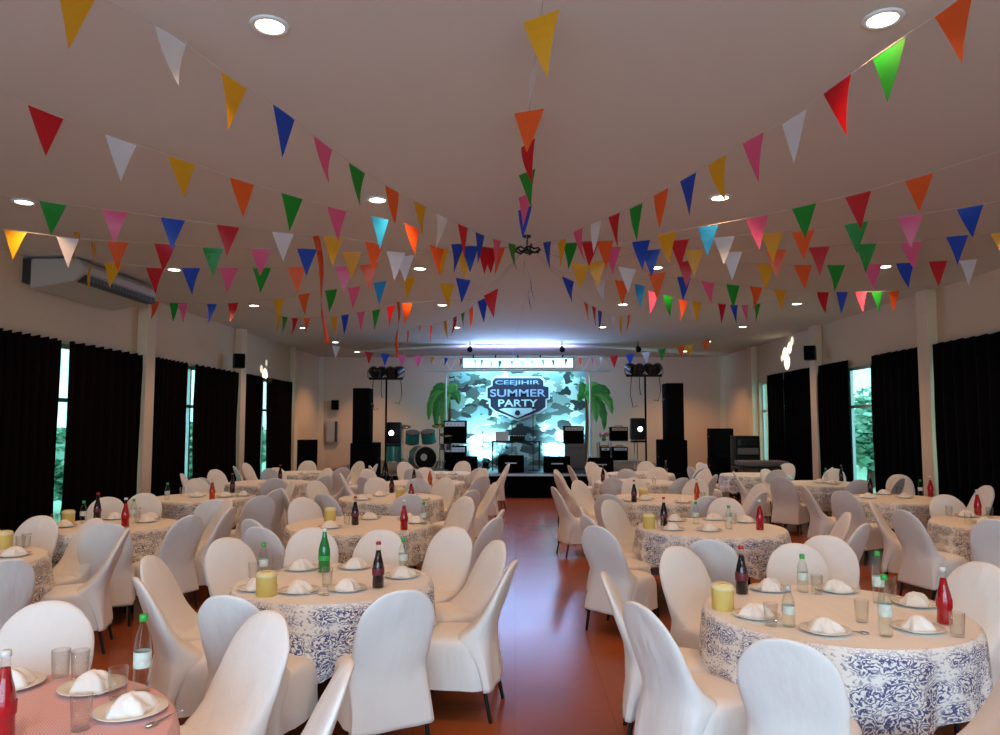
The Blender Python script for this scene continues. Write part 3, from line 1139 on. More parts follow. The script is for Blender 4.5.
ON = {  # kind: pixels of the base, per table
    'P': {'plate': [(16, 682), (116, 681), (139, 712)], 'red': [(2, 741)], 'glass': [(56, 678), (80, 676), (129, 692), (104, 722)], 'tall': [(149, 690)], 'spoon': [(152, 722)]},
    'A1': {'plate': [(253, 590), (299, 592), (347, 590), (300, 569), (355, 568), (402, 577)], 'green': [(324, 572)], 'cola': [(378, 588)], 'water': [(263, 577), (403, 571)], 'glass': [(255, 579), (278, 571), (327, 586), (410, 568)], 'tissue': [(276, 592)], 'spoon': [(322, 595)]},
    'A2': {'plate': [(330, 528), (370, 519), (408, 520), (432, 522)], 'cola': [(355, 525)], 'red': [(419, 532)], 'tissue': [(330, 521)], 'glass': [(347, 524), (438, 525)], 'water': [(443, 524)]},
    'A3': {'plate': [(362, 500), (380, 496), (410, 496), (425, 500)], 'red': [(423, 504)], 'cola': [(392, 491)], 'tissue': [(400, 498)]},
    'A4': {'plate': [(418, 487), (440, 485)], 'orange': [(449, 487)], 'cola': [(414, 483)]},
    'A5': {'plate': [(440, 478), (457, 477)], 'orange': [(462, 477)]},
    'W1': {'plate': [(14, 556)], 'tissue': [(4, 548)], 'glass': [(20, 550), (28, 547)]},
    'W2': {'plate': [(64, 527), (116, 518), (147, 522), (160, 519)], 'red': [(125, 527)], 'cola': [(98, 520)], 'tissue': [(68, 524)], 'glass': [(49, 525), (137, 518), (152, 519)], 'water': [(83, 523), (140, 520)]},
    'W3': {'plate': [(197, 497), (225, 497), (242, 496)], 'orange': [(212, 500)], 'cola': [(238, 492)], 'glass': [(182, 495)], 'water': [(167, 500)]},
    'W4': {'plate': [(262, 487), (285, 487)], 'red': [(272, 485)], 'cola': [(280, 481)]},
    'W5': {'plate': [(300, 478), (315, 478)], 'cola': [(306, 476)]},
    'B1': {'plate': [(756, 617), (825, 632), (918, 630), (930, 604), (838, 587), (766, 589)], 'cola': [(742, 594)], 'red': [(945, 624)], 'tall': [(886, 636), (879, 603)], 'club': [(792, 627)], 'water': [(803, 592)],
           'glass': [(777, 624), (948, 635), (897, 594), (812, 592), (862, 622)], 'tissue': [(723, 609)], 'spoon': [(857, 633)]},
    'B2': {'plate': [(672, 530), (709, 531), (714, 520), (748, 522), (675, 521)], 'cola': [(664, 526)], 'red': [(760, 530)], 'glass': [(733, 524), (772, 523), (656, 528)], 'tissue': [(649, 528)], 'water': [(696, 524), (729, 529)]},
    'B3': {'plate': [(615, 502), (645, 500), (685, 503)], 'cola': [(622, 503)], 'orange': [(697, 500)], 'tissue': [(644, 499)], 'glass': [(703, 501)]},
    'B4': {'plate': [(620, 487), (640, 485)], 'cola': [(603, 482)], 'glass': [(652, 485)]},
    'B5': {'plate': [(640, 478), (668, 479)], 'red': [(657, 478)], 'cola': [(686, 476)]},
    'G1': {'plate': [(962, 516), (985, 524)], 'red': [(963, 512)], 'glass': [(955, 516), (979, 524), (990, 518)]},
    'G2': {'plate': [(868, 498), (882, 494), (905, 498)], 'cola': [(873, 494)], 'red': [(945, 496)], 'water': [(928, 495)], 'glass': [(900, 492)]},
    'G3': {'plate': [(820, 483), (832, 484)], 'water': [(826, 481)], 'cola': [(855, 480)]},
    'G4': {'plate': [(770, 477)], 'cola': [(799, 478)]},
}
CYLR = {'red': 0.05, 'orange': 0.05, 'cola': 0.05, 'green': 0.05, 'water': 0.05, 'glass': 0.05, 'tissue': 0.075, 'spoon': 0.06}
placed = {}
for key, kinds in ON.items():
    ph, tx, ty, R, cl, sgn = TABLES[key]
    rads = {'plate': 0.128, 'tissue': 0.066, 'spoon': 0.03}
    pl = placed.setdefault(key, [])
    for kind in ('plate', 'tissue', 'red', 'orange', 'cola', 'green', 'tall', 'club', 'water', 'glass', 'spoon'):
        for px, py in kinds.get(kind, ()):
            p = at(px, py, TZ)
            r0 = rads.get(kind, 0.042)
            d = Vector((p.x - tx, p.y - ty))
            lim = R - r0 - 0.02
            if d.length > lim:
                d = d.normalized() * lim
            q = d.copy()
            for it in range(80):                      # settle clear of what already stands there
                ok = True
                for ox, oy, orr in pl:
                    e = q - Vector((ox, oy))
                    if e.length < r0 + orr:
                        q = Vector((ox, oy)) + (e.normalized() if e.length > 1e-4 else Vector((1, 0))) * (r0 + orr + 0.004)
                        ok = False
                if q.length > lim:
                    q = q.normalized() * lim
                if ok:
                    break
            else:
                continue
            pl.append((q.x, q.y, r0))
            if kind == 'plate':
                setting(key, tx + q.x, ty + q.y)
            else:
                put(kind, tx + q.x, ty + q.y, TZ + 0.0005, random.uniform(0, 6.28), key)
single_out()
for k_, o in list(P.items()):
    if k_ not in P_used:
        for c in list(o.children):
            bpy.data.objects.remove(c)
        bpy.data.objects.remove(o)

# ------------------------------------------------------------------ bunting
HUB = at(527, 246, 3.84)


def pennant(dirv, sz=1.0):
    b = new()
    FW, FH = 0.21 * sz, 0.30 * sz
    n = 5
    tw = random.uniform(-0.35, 0.35)
    bend = random.uniform(-0.07, 0.07)
    d = Vector((dirv.x, dirv.y, dirv.z)).normalized()
    side = Vector((-d.y, d.x, 0)).normalized()
    rows = []
    for j in range(n + 1):
        t = j / n
        w = FW * (1 - t) * 0.5
        off = side * (bend * t * t + math.sin(t * PI) * 0.02 * tw)
        dd = d * math.cos(tw * t) + side * math.sin(tw * t)
        c = off + Vector((0, 0, -FH * t))
        if t < 0.999:
            rows.append([b.verts.new(c - dd * w), b.verts.new(c), b.verts.new(c + dd * w)])
        else:
            rows.append([b.verts.new(c)])
    for A, B in zip(rows, rows[1:]):
        if len(B) == 3:
            b.faces.new((A[0], A[1], B[1], B[0])); b.faces.new((A[1], A[2], B[2], B[1]))
        else:
            b.faces.new((A[0], A[1], B[0])); b.faces.new((A[1], A[2], B[0]))
    return b


def bunting(label, flags, z0=3.80, plane_y=None, to_hub=True, zlim=(3.35, 3.90), ext=True, turn=None):
    root = thing('bunting_string', label, 'bunting', (0, 0, 0), 0, 'pennant strings under the ceiling')
    first = at(flags[0][0], flags[0][1], z0) if plane_y is None else at_y(flags[0][0], flags[0][1], plane_y)
    pts = []
    base = Vector((HUB.x - first.x, HUB.y - first.y, 0))
    nrm = Vector((-base.y, base.x, 0)).normalized()
    for px, py, c in flags:
        if plane_y is not None:
            p = at_y(px, py, plane_y)
        else:
            d = CAMM @ Vector(((px - CX) / F, (CY - py) / F, -1.0))
            o = Vector((0, 0, CAMH))
            den = d.dot(nrm)
            p = None
            if abs(den) > 0.05:
                t = (first - o).dot(nrm) / den
                p = o + d * t
            if p is None or not (zlim[0] <= p.z <= zlim[1]):
                zz = z0 if p is None else max(zlim[0], min(zlim[1], p.z))
                p = at(px, py, zz)
        pts.append(p)
    line = list(pts)
    if to_hub:
        line.append(HUB.copy())
    if ext:
        d = (pts[0] - pts[1])
        d.z = abs(d.z) + 0.02
        t = 6.0
        if d.x < -1e-4: t = min(t, (XL + 0.02 - pts[0].x) / d.x)
        if d.x > 1e-4: t = min(t, (XR - 0.02 - pts[0].x) / d.x)
        t = min(t, (ZC - 0.01 - pts[0].z) / d.z)
        if t > 0.02:
            line.insert(0, pts[0] + d * t)
    b = new()
    tube(b, [p + Vector((0, 0, 0.004)) for p in line], 0.0022, 5)
    obj('cord', b, 'cord', root, True)
    for i, (p, f) in enumerate(zip(pts, flags)):
        a = line[max(0, line.index(p) - 1)]
        c = line[min(len(line) - 1, line.index(p) + 1)]
        dv = (c - a)
        dv = dv.normalized() if dv.length > 1e-4 else Vector((1, 0, 0))
        if turn is not None:
            dv = Matrix.Rotation(turn[min(i, len(turn) - 1)], 3, 'Z') @ dv
        sz = 1.0
        if plane_y is not None and 425 < f[0] < 606:      # the smaller pennants in the middle hang twisted
            sz = 0.62
            dv = Matrix.Rotation(random.uniform(0.7, 1.4), 3, 'Z') @ dv
        obj('pennant', pennant(dv, sz), M['flag_' + f[2]], root, False, p)
    return root


B = [
    ('pennant string from hub past the downlight at the entrance end, drum side',
     [(75, -14, 'y'), (171, 34, 'w'), (234, 80, 'y'), (284, 112, 'b'), (323, 143, 'p'), (357, 168, 'g'), (392, 189, 'o'), (420, 204, 'y'), (442, 216, 'w'), (463, 226, 'r'), (480, 234, 'b'), (497, 240, 'p'), (512, 244, 'g')], 3.82),
    ('pennant string with red, white and yellow flags high over the pink checked table',
     [(46, 112, 'r'), (121, 140, 'w'), (182, 160, 'y'), (242, 181, 'o'), (292, 196, 'g'), (337, 209, 'p'), (380, 218, 'c'), (412, 226, 'o'), (437, 247, 'o'), (458, 244, 'b'), (484, 247, 'r'), (499, 248, 'o')], 3.80),
    ('pennant string with a yellow, a green and a pink flag ending above the air conditioner',
     [(53, 203, 'g'), (115, 211, 'p'), (173, 219, 'b'), (228, 226, 'r'), (283, 233, 'w'), (333, 237, 'y'), (374, 243, 'o'), (396, 252, 'w'), (440, 249, 'y'), (470, 246, 'b'), (490, 248, 'r')], 3.74),
    ('pennant string crossing the face of the air conditioner with white and orange flags',
     [(15, 231, 'y'), (68, 238, 'w'), (118, 242, 'o'), (165, 244, 'r'), (213, 248, 'g'), (261, 249, 'p'), (307, 249, 'b'), (352, 252, 'y'), (465, 252, 'y')], 3.72),
    ('pennant string starting at the stage end of the air conditioner',
     [(113, 263, 'y'), (155, 268, 'r'), (191, 268, 'b'), (229, 268, 'p'), (262, 268, 'g'), (297, 267, 'o'), (344, 266, 'p'), (369, 264, 'o'), (405, 256, 'w')], 3.62),
    ('pennant string with two twisted pennants, middle pillar to hub, drum side',
     [(155, 301, 'o'), (174, 303, 'g'), (183, 303, 'p'), (212, 304, 'b'), (233, 303, 'r'), (279, 299, 'y'), (304, 294, 'o'), (331, 290, 'g'), (354, 287, 'p'), (380, 282, 'c'), (409, 277, 'y'), (447, 284, 'y'), (463, 279, 'b'), (491, 292, 'r')], 3.70),
    ('pennant string of small flags from the small wall speaker toward the hub, drum side',
     [(279, 315, 'y'), (285, 317, 'g'), (295, 318, 'r'), (307, 318, 'o'), (334, 317, 'y'), (345, 315, 'b'), (361, 312, 'p'), (376, 310, 'g'), (391, 306, 'r'), (407, 303, 'o'), (483, 299, 'b')], 3.66),
    ('sparse pennant string of tiny flags over the drum kit toward the hub',
     [(408, 331, 'o'), (420, 326, 'o'), (431, 326, 'r'), (445, 321, 'y'), (455, 317, 'r'), (463, 313, 'g'), (471, 308, 'o')], 3.66),
    ('pennant string from hub straight toward the camera, led by a yellow flag',
     [(541, 16, 'y'), (534, 66, 'w'), (529, 111, 'o'), (528, 143, 'r'), (527, 172, 'g'), (525, 195, 'p'), (525, 208, 'b')], 3.86),
    ('pennant string from hub straight to the stage truss',
     [(513, 352, 'b'), (523, 306, 'p'), (529, 291, 'b'), (531, 280, 'b'), (524, 262, 'r')], 3.78),
    ('pennant string with an orange and a lit green flag at the bright downlight, garden side',
     [(954, 3, 'o'), (889, 48, 'g'), (837, 84, 'r'), (794, 117, 'w'), (753, 138, 'p'), (717, 160, 'y'), (688, 177, 'b'), (661, 192, 'o'), (636, 206, 'g'), (614, 215, 'r'), (596, 222, 'w'), (578, 230, 'p'), (562, 240, 'y'), (547, 242, 'b')], 3.82),
    ('pennant string with red, green, bright pink and bright blue flags, garden side',
     [(919, 177, 'o'), (858, 194, 'r'), (804, 206, 'g'), (757, 217, 'p'), (708, 226, 'c'), (667, 233, 'y'), (641, 241, 'b'), (605, 241, 'o'), (570, 243, 'g')], 3.80),
    ('pennant string with a blue, two pink and two green flags toward the wide black curtain',
     [(970, 207, 'b'), (910, 216, 'p'), (856, 223, 'g'), (803, 231, 'o'), (772, 233, 'y'), (724, 237, 'w'), (679, 240, 'r'), (612, 247, 'p'), (590, 241, 'r')], 3.76),
    ('pennant string with blue and white flags hanging lowest beside the wide black curtain',
     [(1002, 233, 'y'), (957, 236, 'b'), (911, 242, 'p'), (866, 244, 'g'), (819, 247, 'r'), (776, 250, 'o'), (732, 252, 'w'), (694, 250, 'y'), (651, 250, 'b'), (597, 262, 'y'), (580, 264, 'y')], 3.72),
    ('pennant string with a red and yellow lit flag near the garden window pillar',
     [(968, 260, 'w'), (938, 261, 'r'), (905, 263, 'b'), (873, 264, 'p'), (836, 265, 'g'), (803, 265, 'o'), (766, 264, 'y'), (687, 261, 'r'), (657, 273, 'o'), (627, 268, 'w')], 3.66),
    ('evenly spaced pennant string over the garden window leading to the hub',
     [(894, 291, 'o'), (877, 292, 'g'), (861, 292, 'p'), (842, 292, 'b'), (823, 292, 'r'), (780, 290, 'y'), (756, 287, 'o'), (733, 285, 'g'), (708, 282, 'p'), (684, 277, 'b'), (622, 281, 'o')], 3.68),
    ('pennant string of small thin flags from the garden side wall speaker to the hub',
     [(757, 304, 'g'), (745, 305, 'p'), (734, 305, 'b'), (722, 304, 'r'), (697, 302, 'y'), (683, 300, 'o'), (668, 296, 'g'), (653, 292, 'p'), (640, 285, 'c'), (600, 280, 'w'), (568, 279, 'b')], 3.66),
    ('sparse pennant string of tiny flags toward the lighting stand on the garden side',
     [(629, 315, 'o'), (621, 317, 'y'), (613, 316, 'w'), (600, 311, 'b'), (594, 307, 'r'), (586, 303, 'o')], 3.66),
]
for lab, fl, z0 in B:
    bunting(lab, fl, z0, turn=(1.0, 0.2, 1.2, 0.5, 0.7, 0.6, 0.7) if 'toward the camera' in lab else None)
bunting('sagging pennant string hung across the hall before the stage truss',
        [(336, 346, 'w'), (369, 352, 'r'), (385, 354, 'b'), (402, 355, 'p'), (418, 356, 'p'), (432, 357, 'y'), (446, 358, 'b'), (461, 359, 'r'), (475, 360, 'g'), (482, 360, 'w'), (491, 361, 'r'), (500, 361, 'c'), (512, 361, 'g'), (522, 361, 'b'),
         (532, 361, 'r'), (543, 360, 'g'), (553, 360, 'o'), (566, 359, 'r'), (580, 358, 'o'), (592, 358, 'p'), (601, 357, 'w'), (614, 356, 'r'), (630, 354, 'b'), (646, 352, 'w'), (662, 349, 'g'), (681, 346, 'o'), (689, 345, 'y'), (706, 340, 'o')],
        plane_y=17.9, to_hub=False, ext=False)
# its two ends are tied up to the ceiling
# hub ornament: a dark iron hook ring the strings are tied to
t = thing('ceiling_hook_ring', 'black iron hook ring under the ceiling where pennant strings meet', 'ceiling hook', (HUB.x, HUB.y, ZC))
b = new(); tube(b, [(0, 0, 0), (0, 0, -0.16)], 0.012, 8); lathe(b, [(0, 0), (0.05, 0), (0.045, -0.02), (0, -0.025)], 16); obj('rod', b, 'black', t, True)
b = new()
for i in range(5):
    a = 2 * PI * i / 5
    tube(b, [(0.0, 0, -0.16), (0.09 * math.cos(a), 0.09 * math.sin(a), -0.20), (0.15 * math.cos(a), 0.15 * math.sin(a), -0.15 + 0.02 * math.sin(i * 2))], [0.016, 0.012, 0.010], 8)
obj('hook', b, 'black', t, True)
b = new()
ring = [(0.15 * math.cos(2 * PI * i / 24), 0.15 * math.sin(2 * PI * i / 24), -0.17 + 0.015 * math.sin(i * 2.1)) for i in range(25)]
tube(b, ring, 0.011, 6); obj('ring', b, 'black', t, True)


def streamer(label, p_top, length, w, mname, sway, seed):
    b = new()
    rnd = random.Random(seed)
    rows = []
    n = 24
    for i in range(n + 1):
        t = i / n
        a = rnd.uniform(-0.1, 0.1) + t * 5 * (0.4 + 0.2 * seed)
        c = Vector((sway * t + 0.02 * math.sin(t * 7), 0.02 * math.sin(t * 5), -length * t))
        d = Vector((math.cos(a), math.sin(a), 0)) * w / 2 * (1 - 0.3 * t)
        rows.append((b.verts.new(c - d), b.verts.new(c + d)))
    for A, B_ in zip(rows, rows[1:]):
        b.faces.new((A[0], A[1], B_[1], B_[0]))
    o = obj('ribbon_streamer', b, mname, None, True, p_top)
    md = o.modifiers.new('thick', 'SOLIDIFY'); md.thickness = 0.002
    tag(o, label, 'streamer', 'ribbon streamers hanging from the ceiling')


def hang(px, py0, py1, z):
    p = at(px, py0, z)
    q = at_y(px, py1, p.y)
    return p, p.z - q.z


for lab, px, y0, y1, w, mn, sw, sd, px2 in (
        ('long orange ribbon hanging from the ceiling before the drum side downlights', 316, 236, 344, 0.07, 'flag_o', 0.15, 1, 322),
        ('thin orange ribbon hanging above the lighting stand beside the drums', 398, 302, 358, 0.06, 'flag_o', 0.0, 2, 398),
        ('thin yellow ribbon hanging before the middle of the air conditioner', 92, 241, 292, 0.035, 'flag_y', 0.0, 3, 92),
        ('short yellow ribbon beside the white flag at the air conditioner', 76, 232, 263, 0.05, 'flag_y', 0.0, 4, 76)):
    p, L = hang(px, y0, y1, 3.93)
    streamer(lab, p, L, w, mn, sw, sd)

# ------------------------------------------------------------------ air conditioner, wall items
t = thing('air_conditioner', 'long cream air conditioner mounted under the ceiling with dark outlet grille', 'air conditioner', (0, 0, 0))
b = new()
y0, y1 = 9.35, 11.3
prof = [(XL + 0.12, ZC - 0.03), (XL + 0.74, ZC - 0.03), (XL + 0.82, ZC - 0.12), (XL + 0.82, 3.74), (XL + 0.70, 3.64), (XL + 0.12, 3.54)]
A = [b.verts.new((x, y0, z)) for x, z in prof]; Bv = [b.verts.new((x, y1, z)) for x, z in prof]
b.faces.new(A); b.faces.new(Bv[::-1])
for i in range(len(prof)):
    b.faces.new((A[i], Bv[i], Bv[(i + 1) % len(prof)], A[(i + 1) % len(prof)]))
bmesh.ops.recalc_face_normals(b, faces=b.faces[:])
bmesh.ops.bevel(b, geom=b.edges[:], offset=0.012, segments=2, affect='EDGES')
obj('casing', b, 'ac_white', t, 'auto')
b = new()
box(b, XL + 0.70, XL + 0.835, y0 + 0.07, y1 - 0.07, 3.63, 3.72)
obj('outlet_grille', b, 'ac_dark', t)
for i in range(22):
    yy = y0 + 0.12 + i * (y1 - y0 - 0.24) / 21
    b = new(); box(b, XL + 0.78, XL + 0.842, yy - 0.006, yy + 0.006, 3.64, 3.715); obj('louvre_slat', b, 'amp_grey', t)
b = new(); box(b, XL, XL + 0.13, y0 + 0.02, y1 - 0.1, 3.62, ZC - 0.02); obj('wall_bracket', b, 'ac_dark', t)


def wall_speaker(label, x, y, z, sgn, yaw=0.0):
    t = thing('wall_speaker', label, 'speaker', (x, y, z), yaw, 'small wall speakers')
    b = new(); box(b, -0.12, 0.12, -0.11, 0.11, -0.16, 0.16, 0.02); obj('cabinet', b, 'black', t, 'auto')
    b = new(); box(b, -0.10, 0.10, -0.125, -0.108, -0.14, 0.14, 0.008); obj('grille', b, 'grille', t)
    b = new(); tube(b, [(0, 0.1, 0), (sgn * -0.02, 0.16, 0.02)], 0.02, 8); obj('bracket', b, 'black', t, True)


p = at_x(239, 361, XL + 0.32)
wall_speaker('small black speaker on the pillar above the maroon curtains', p.x, p.y, p.z, 1, 0.5)
p = at_x(810, 353, XR - 0.32)
wall_speaker('small black speaker on the pillar above the black curtains by the garden window', p.x, p.y, p.z, -1, -0.5)
p = at_y(335, 405, YB - 0.16)
wall_speaker('small black speaker on the stage wall above the grey switch cabinet', p.x, p.y, p.z, 1, 0.3)
p = at_y(333, 431.5, YB)
t = thing('switch_cabinet', 'grey metal switch cabinet on the stage wall in the corner', 'cabinet', (p.x, YB, p.z))
b = new(); box(b, -0.19, 0.19, -0.16, 0, -0.36, 0.36, 0.01); obj('casing', b, 'grey_box', t, 'auto')
b = new(); box(b, -0.16, 0.08, -0.172, -0.16, -0.33, 0.33, 0.004); obj('door', b, 'grey_box', t)
b = new(); box(b, 0.095, 0.18, -0.175, -0.158, -0.33, 0.33, 0.004); obj('side_door', b, 'ac_dark', t)

# ------------------------------------------------------------------ stage
SY0, SY1, SZ = 18.0, YB, 0.58
SXL, SXR = -4.9, 4.25
t = thing('stage_platform', 'low black stage platform across the end of the hall', 'stage', (0, 0, 0))
b = new(); box(b, SXL, SXR, SY0, SY1 - 0.02, SZ - 0.06, SZ, 0.008); obj('deck', b, 'stage_black', t, 'auto')
b = new(); box(b, SXL + 0.03, SXR - 0.03, SY0 + 0.03, SY1 - 0.03, 0, SZ - 0.06); obj('front_panel', b, 'black_cloth', t)
b = new(); box(b, SXL, SXR, SY0 - 0.012, SY0 + 0.02, SZ - 0.055, SZ - 0.005); obj('edge_strip', b, 'steel', t)

BY = 20.9
pl, pr = at_y(449, 371, BY), at_y(586, 371, BY)
t = thing('stage_backdrop', 'camouflage printed party backdrop hanging behind the stage', 'backdrop', (0, 0, 0))
b = new(); box(b, pl.x, pr.x, BY, BY + 0.03, SZ + 0.03, pl.z); obj('printed_panel', b, 'camo', t)
S_ = BY / F * 1.0


def bp(px, py, y=BY - 0.02):
    q = at_y(px, py, y)
    return (q.x, q.z)


def plate_poly(name, pts, m, parent, y0, y1):
    b = new(); poly_prism(b, [bp(x, y) for x, y in pts], y0, y1); return obj(name, b, m, parent)


outer = [(494, 376.5), (541, 376.5), (545, 380), (545, 385), (550, 386), (550, 399), (547, 400), (547, 408), (541, 412), (517.5, 421), (495, 412), (489, 407), (489, 400), (486, 399), (486, 387), (491, 385), (491, 380)]
inner = [(495, 378), (540, 378), (543.5, 381), (543.5, 386), (548.5, 387), (548.5, 398), (545.5, 399), (545.5, 407), (540, 411), (517.5, 419.3), (496, 411), (490.5, 406.5), (490.5, 399), (487.5, 398), (487.5, 388), (492.5, 386), (492.5, 381)]
plate_poly('badge_border', outer, 'badge_white', t, BY - 0.014, BY)
plate_poly('badge', inner, 'navy', t, BY - 0.022, BY - 0.01)
plate_poly('badge_shield', [(499, 409.5), (504, 408), (531, 408), (536, 409.5), (517.5, 418)], 'badge_white', t, BY - 0.028, BY - 0.02)
b = new()
qx, qz = bp(517.5, 412.8)
cyl_between(b, (qx, BY - 0.034, qz), (qx, BY - 0.026, qz), 0.075, 20); obj('badge_emblem', b, 'navy', t)


def text(body, px, py, w_px, h_px, m, parent, y, name='lettering', bold=0.0):
    cu = bpy.data.curves.new(name, 'FONT')
    cu.body = body
    cu.align_x = 'CENTER'
    cu.align_y = 'CENTER'
    cu.extrude = 0.004
    cu.offset = bold
    o = bpy.data.objects.new(name, cu)
    C.objects.link(o)
    bpy.context.view_layer.update()
    w, h = max(o.dimensions.x, 1e-3), max(o.dimensions.y, 1e-3)
    sc = BY / F * 1.01
    me = bpy.data.meshes.new_from_object(o)
    bpy.data.objects.remove(o)
    q = at_y(px, py, y)
    xs = [v.co.x for v in me.vertices]; ys = [v.co.y for v in me.vertices]
    cx, cy = (max(xs) + min(xs)) / 2, (max(ys) + min(ys)) / 2
    fx, fy = w_px * sc / (max(xs) - min(xs)), h_px * sc / (max(ys) - min(ys))
    for v in me.vertices:
        v.co = Vector(((v.co.x - cx) * fx + q.x, y - v.co.z, (v.co.y - cy) * fy + q.z))
    me.materials.clear()
    me.materials.append(M[m])
    o2 = bpy.data.objects.new(name, me)
    C.objects.link(o2)
    o2.parent = parent


text('CEEJIHIR', 517.5, 383, 44, 5.2, 'text_blue', t, BY - 0.028, bold=0.012)
text('SUMMER', 518, 393, 55, 7.5, 'text_blue', t, BY - 0.028, bold=0.015)
text('PARTY', 518, 403, 39, 7, 'badge_white', t, BY - 0.028, bold=0.02)

# truss
t = thing('lighting_truss', 'white metal lighting truss bar above the party backdrop', 'truss', (0, 0, 0))
TY = 20.4
a0, a1 = at_y(424, 370.5, TY), at_y(611, 370.5, TY)
zt = at_y(424, 357, TY).z
for nm, z in (('lower_chord', a0.z), ('upper_chord', zt)):
    b = new(); box(b, a0.x, a1.x, TY - 0.03, TY + 0.03, z - 0.03, z + 0.03, 0.008); obj(nm, b, 'white_paint', t)
b = new()
nb = 14
for i in range(nb):
    xa = a0.x + (a1.x - a0.x) * i / nb; xb = a0.x + (a1.x - a0.x) * (i + 1) / nb
    tube(b, [(xa, TY, a0.z), ((xa + xb) / 2, TY, zt), (xb, TY, a0.z)], 0.012, 6)
obj('lattice', b, 'white_paint', t)
for px in (446, 590):
    b = new(); q = at_y(px, 371, TY); tube(b, [(q.x, TY, SZ), (q.x, TY, q.z)], 0.03, 10); lathe(b, [(0, 0), (0.2, 0), (0.2, 0.015), (0, 0.02)], 20, (q.x, TY, SZ)); obj('upright', b, 'white_paint', t, 'auto')
# LED wash bar on top of the truss
zb = (a0.z + zt) / 2
q0, q1 = at_y(462, 362, TY - 0.1), at_y(574, 362, TY - 0.1)
t = thing('led_wash_bar', 'glowing cyan LED wash bar along the truss above the backdrop', 'stage light', (0, 0, 0))
b = new(); box(b, q0.x, q1.x, TY - 0.12, TY - 0.04, a0.z + 0.05, zt - 0.03, 0.01); obj('housing', b, 'black', t)
b = new(); box(b, q0.x + 0.03, q1.x - 0.03, TY - 0.135, TY - 0.115, a0.z + 0.07, zt - 0.05, 0.004); obj('lens_strip', b, 'cool_glow', t)
b = new()
for i in range(5):
    xx = q0.x + (q1.x - q0.x) * (i + 0.5) / 5
    box(b, xx - 0.02, xx + 0.02, TY - 0.06, TY + 0.04, zt - 0.06, zt + 0.045)
obj('clamp', b, 'black', t)
xm = (q0.x + q1.x) / 2
lamp('wash_bar_lamp', 'AREA', (xm, TY - 0.16, zb), 130, (0.34, 0.50, 1.0), (xm, TY - 1.0, zt - 0.1), shape='RECTANGLE', size=2.9, size_y=0.06)
lamp('wash_bar_lamp', 'AREA', (xm, TY + 0.16, zt + 0.03), 120, (0.30, 0.85, 1.0), (xm, BY, 2.3), shape='RECTANGLE', size=2.9, size_y=0.06)
lamp('wash_bar_lamp', 'AREA', (xm, TY + 0.12, zt + 0.08), 120, (0.40, 0.40, 1.0), (xm, TY + 0.5, ZC), shape='RECTANGLE', size=3.0, size_y=0.06)

for lab, px, py, y in (('small black spot on the ceiling over the backdrop, drum end', 470, 346, 19.5), ('small black spot on the ceiling over the backdrop, garden end', 562, 346, 19.5), ('small black ceiling spot toward the garden side lighting stand', 638, 346, 19.5)):
    q = at_y(px, py + 3, y)
    t = thing('ceiling_spotlight', lab, 'spotlight', (q.x, y, ZC), 0, 'small ceiling spotlights')
    dz = q.z - ZC
    b = new(); tube(b, [(0, 0, 0), (0, 0, dz + 0.06)], 0.012, 8); obj('stem_rod', b, 'black', t, True)
    b = new(); tube(b, [(0, 0.07, dz + 0.04), (0, -0.10, dz - 0.03)], [0.05, 0.075], 14); obj('can', b, 'black', t, 'auto')

# palm cutouts
def palm(label, px_top, py_top, px_base, py_base, fr, y):
    t = thing('palm_cutout', label, 'decoration', (0, 0, 0), 0, 'painted palm cutouts')
    b = new()
    x0, z0 = bp(px_base, py_base, y); x1, z1 = bp(px_top, py_top, y)
    N = 8
    left, right = [], []
    for i in range(N + 1):
        s = i / N
        xx = x0 + (x1 - x0) * s + 0.05 * math.sin(s * PI)
        w = 0.12 * (1 - 0.5 * s)
        left.append((xx - w / 2, z0 + (z1 - z0) * s)); right.append((xx + w / 2, z0 + (z1 - z0) * s))
    poly_prism(b, left + right[::-1], y, y + 0.025)
    obj('trunk', b, 'palm_trunk', t)
    for i, (dx, dy, cx_, cy_) in enumerate(fr):
        b = new()
        N = 10
        P0 = Vector((px_top, py_top)); P2 = Vector((px_top + dx, py_top + dy)); P1 = Vector((px_top + cx_, py_top + cy_))
        mid, L_, R_ = [], [], []
        for j in range(N + 1):
            s = j / N
            p = P0 * (1 - s) ** 2 + P1 * 2 * s * (1 - s) + P2 * s * s
            tg = (P1 - P0) * (2 * (1 - s)) + (P2 - P1) * (2 * s)
            nn = Vector((-tg.y, tg.x)).normalized()
            w = 3.6 * math.sin(PI * min(1, 0.08 + 0.92 * s)) ** 0.7 * (1.0 + 0.28 * (j % 2)) + 0.3
            a_ = p + nn * w; c_ = p - nn * w
            L_.append(bp(a_.x, a_.y, y)); R_.append(bp(c_.x, c_.y, y)); mid.append(bp(p.x, p.y, y))
        yy = y - 0.012 * (i % 3 + 1)
        for j in range(N):
            for A_, B_, C_, D_ in ((mid[j], L_[j], L_[j + 1], mid[j + 1]), (mid[j], R_[j], R_[j + 1], mid[j + 1])):
                fr_ = [b.verts.new((A_[0], yy - 0.015, A_[1])), b.verts.new((B_[0], yy, B_[1])), b.verts.new((C_[0], yy, C_[1])), b.verts.new((D_[0], yy - 0.015, D_[1]))]
                b.faces.new(fr_)
        bmesh.ops.remove_doubles(b, verts=b.verts[:], dist=0.0005)
        bmesh.ops.recalc_face_normals(b, faces=b.faces[:])
        o = obj('frond', b, 'palm_light' if i % 2 else 'palm_green', t)
        md = o.modifiers.new('thick', 'SOLIDIFY'); md.thickness = 0.012
    return t


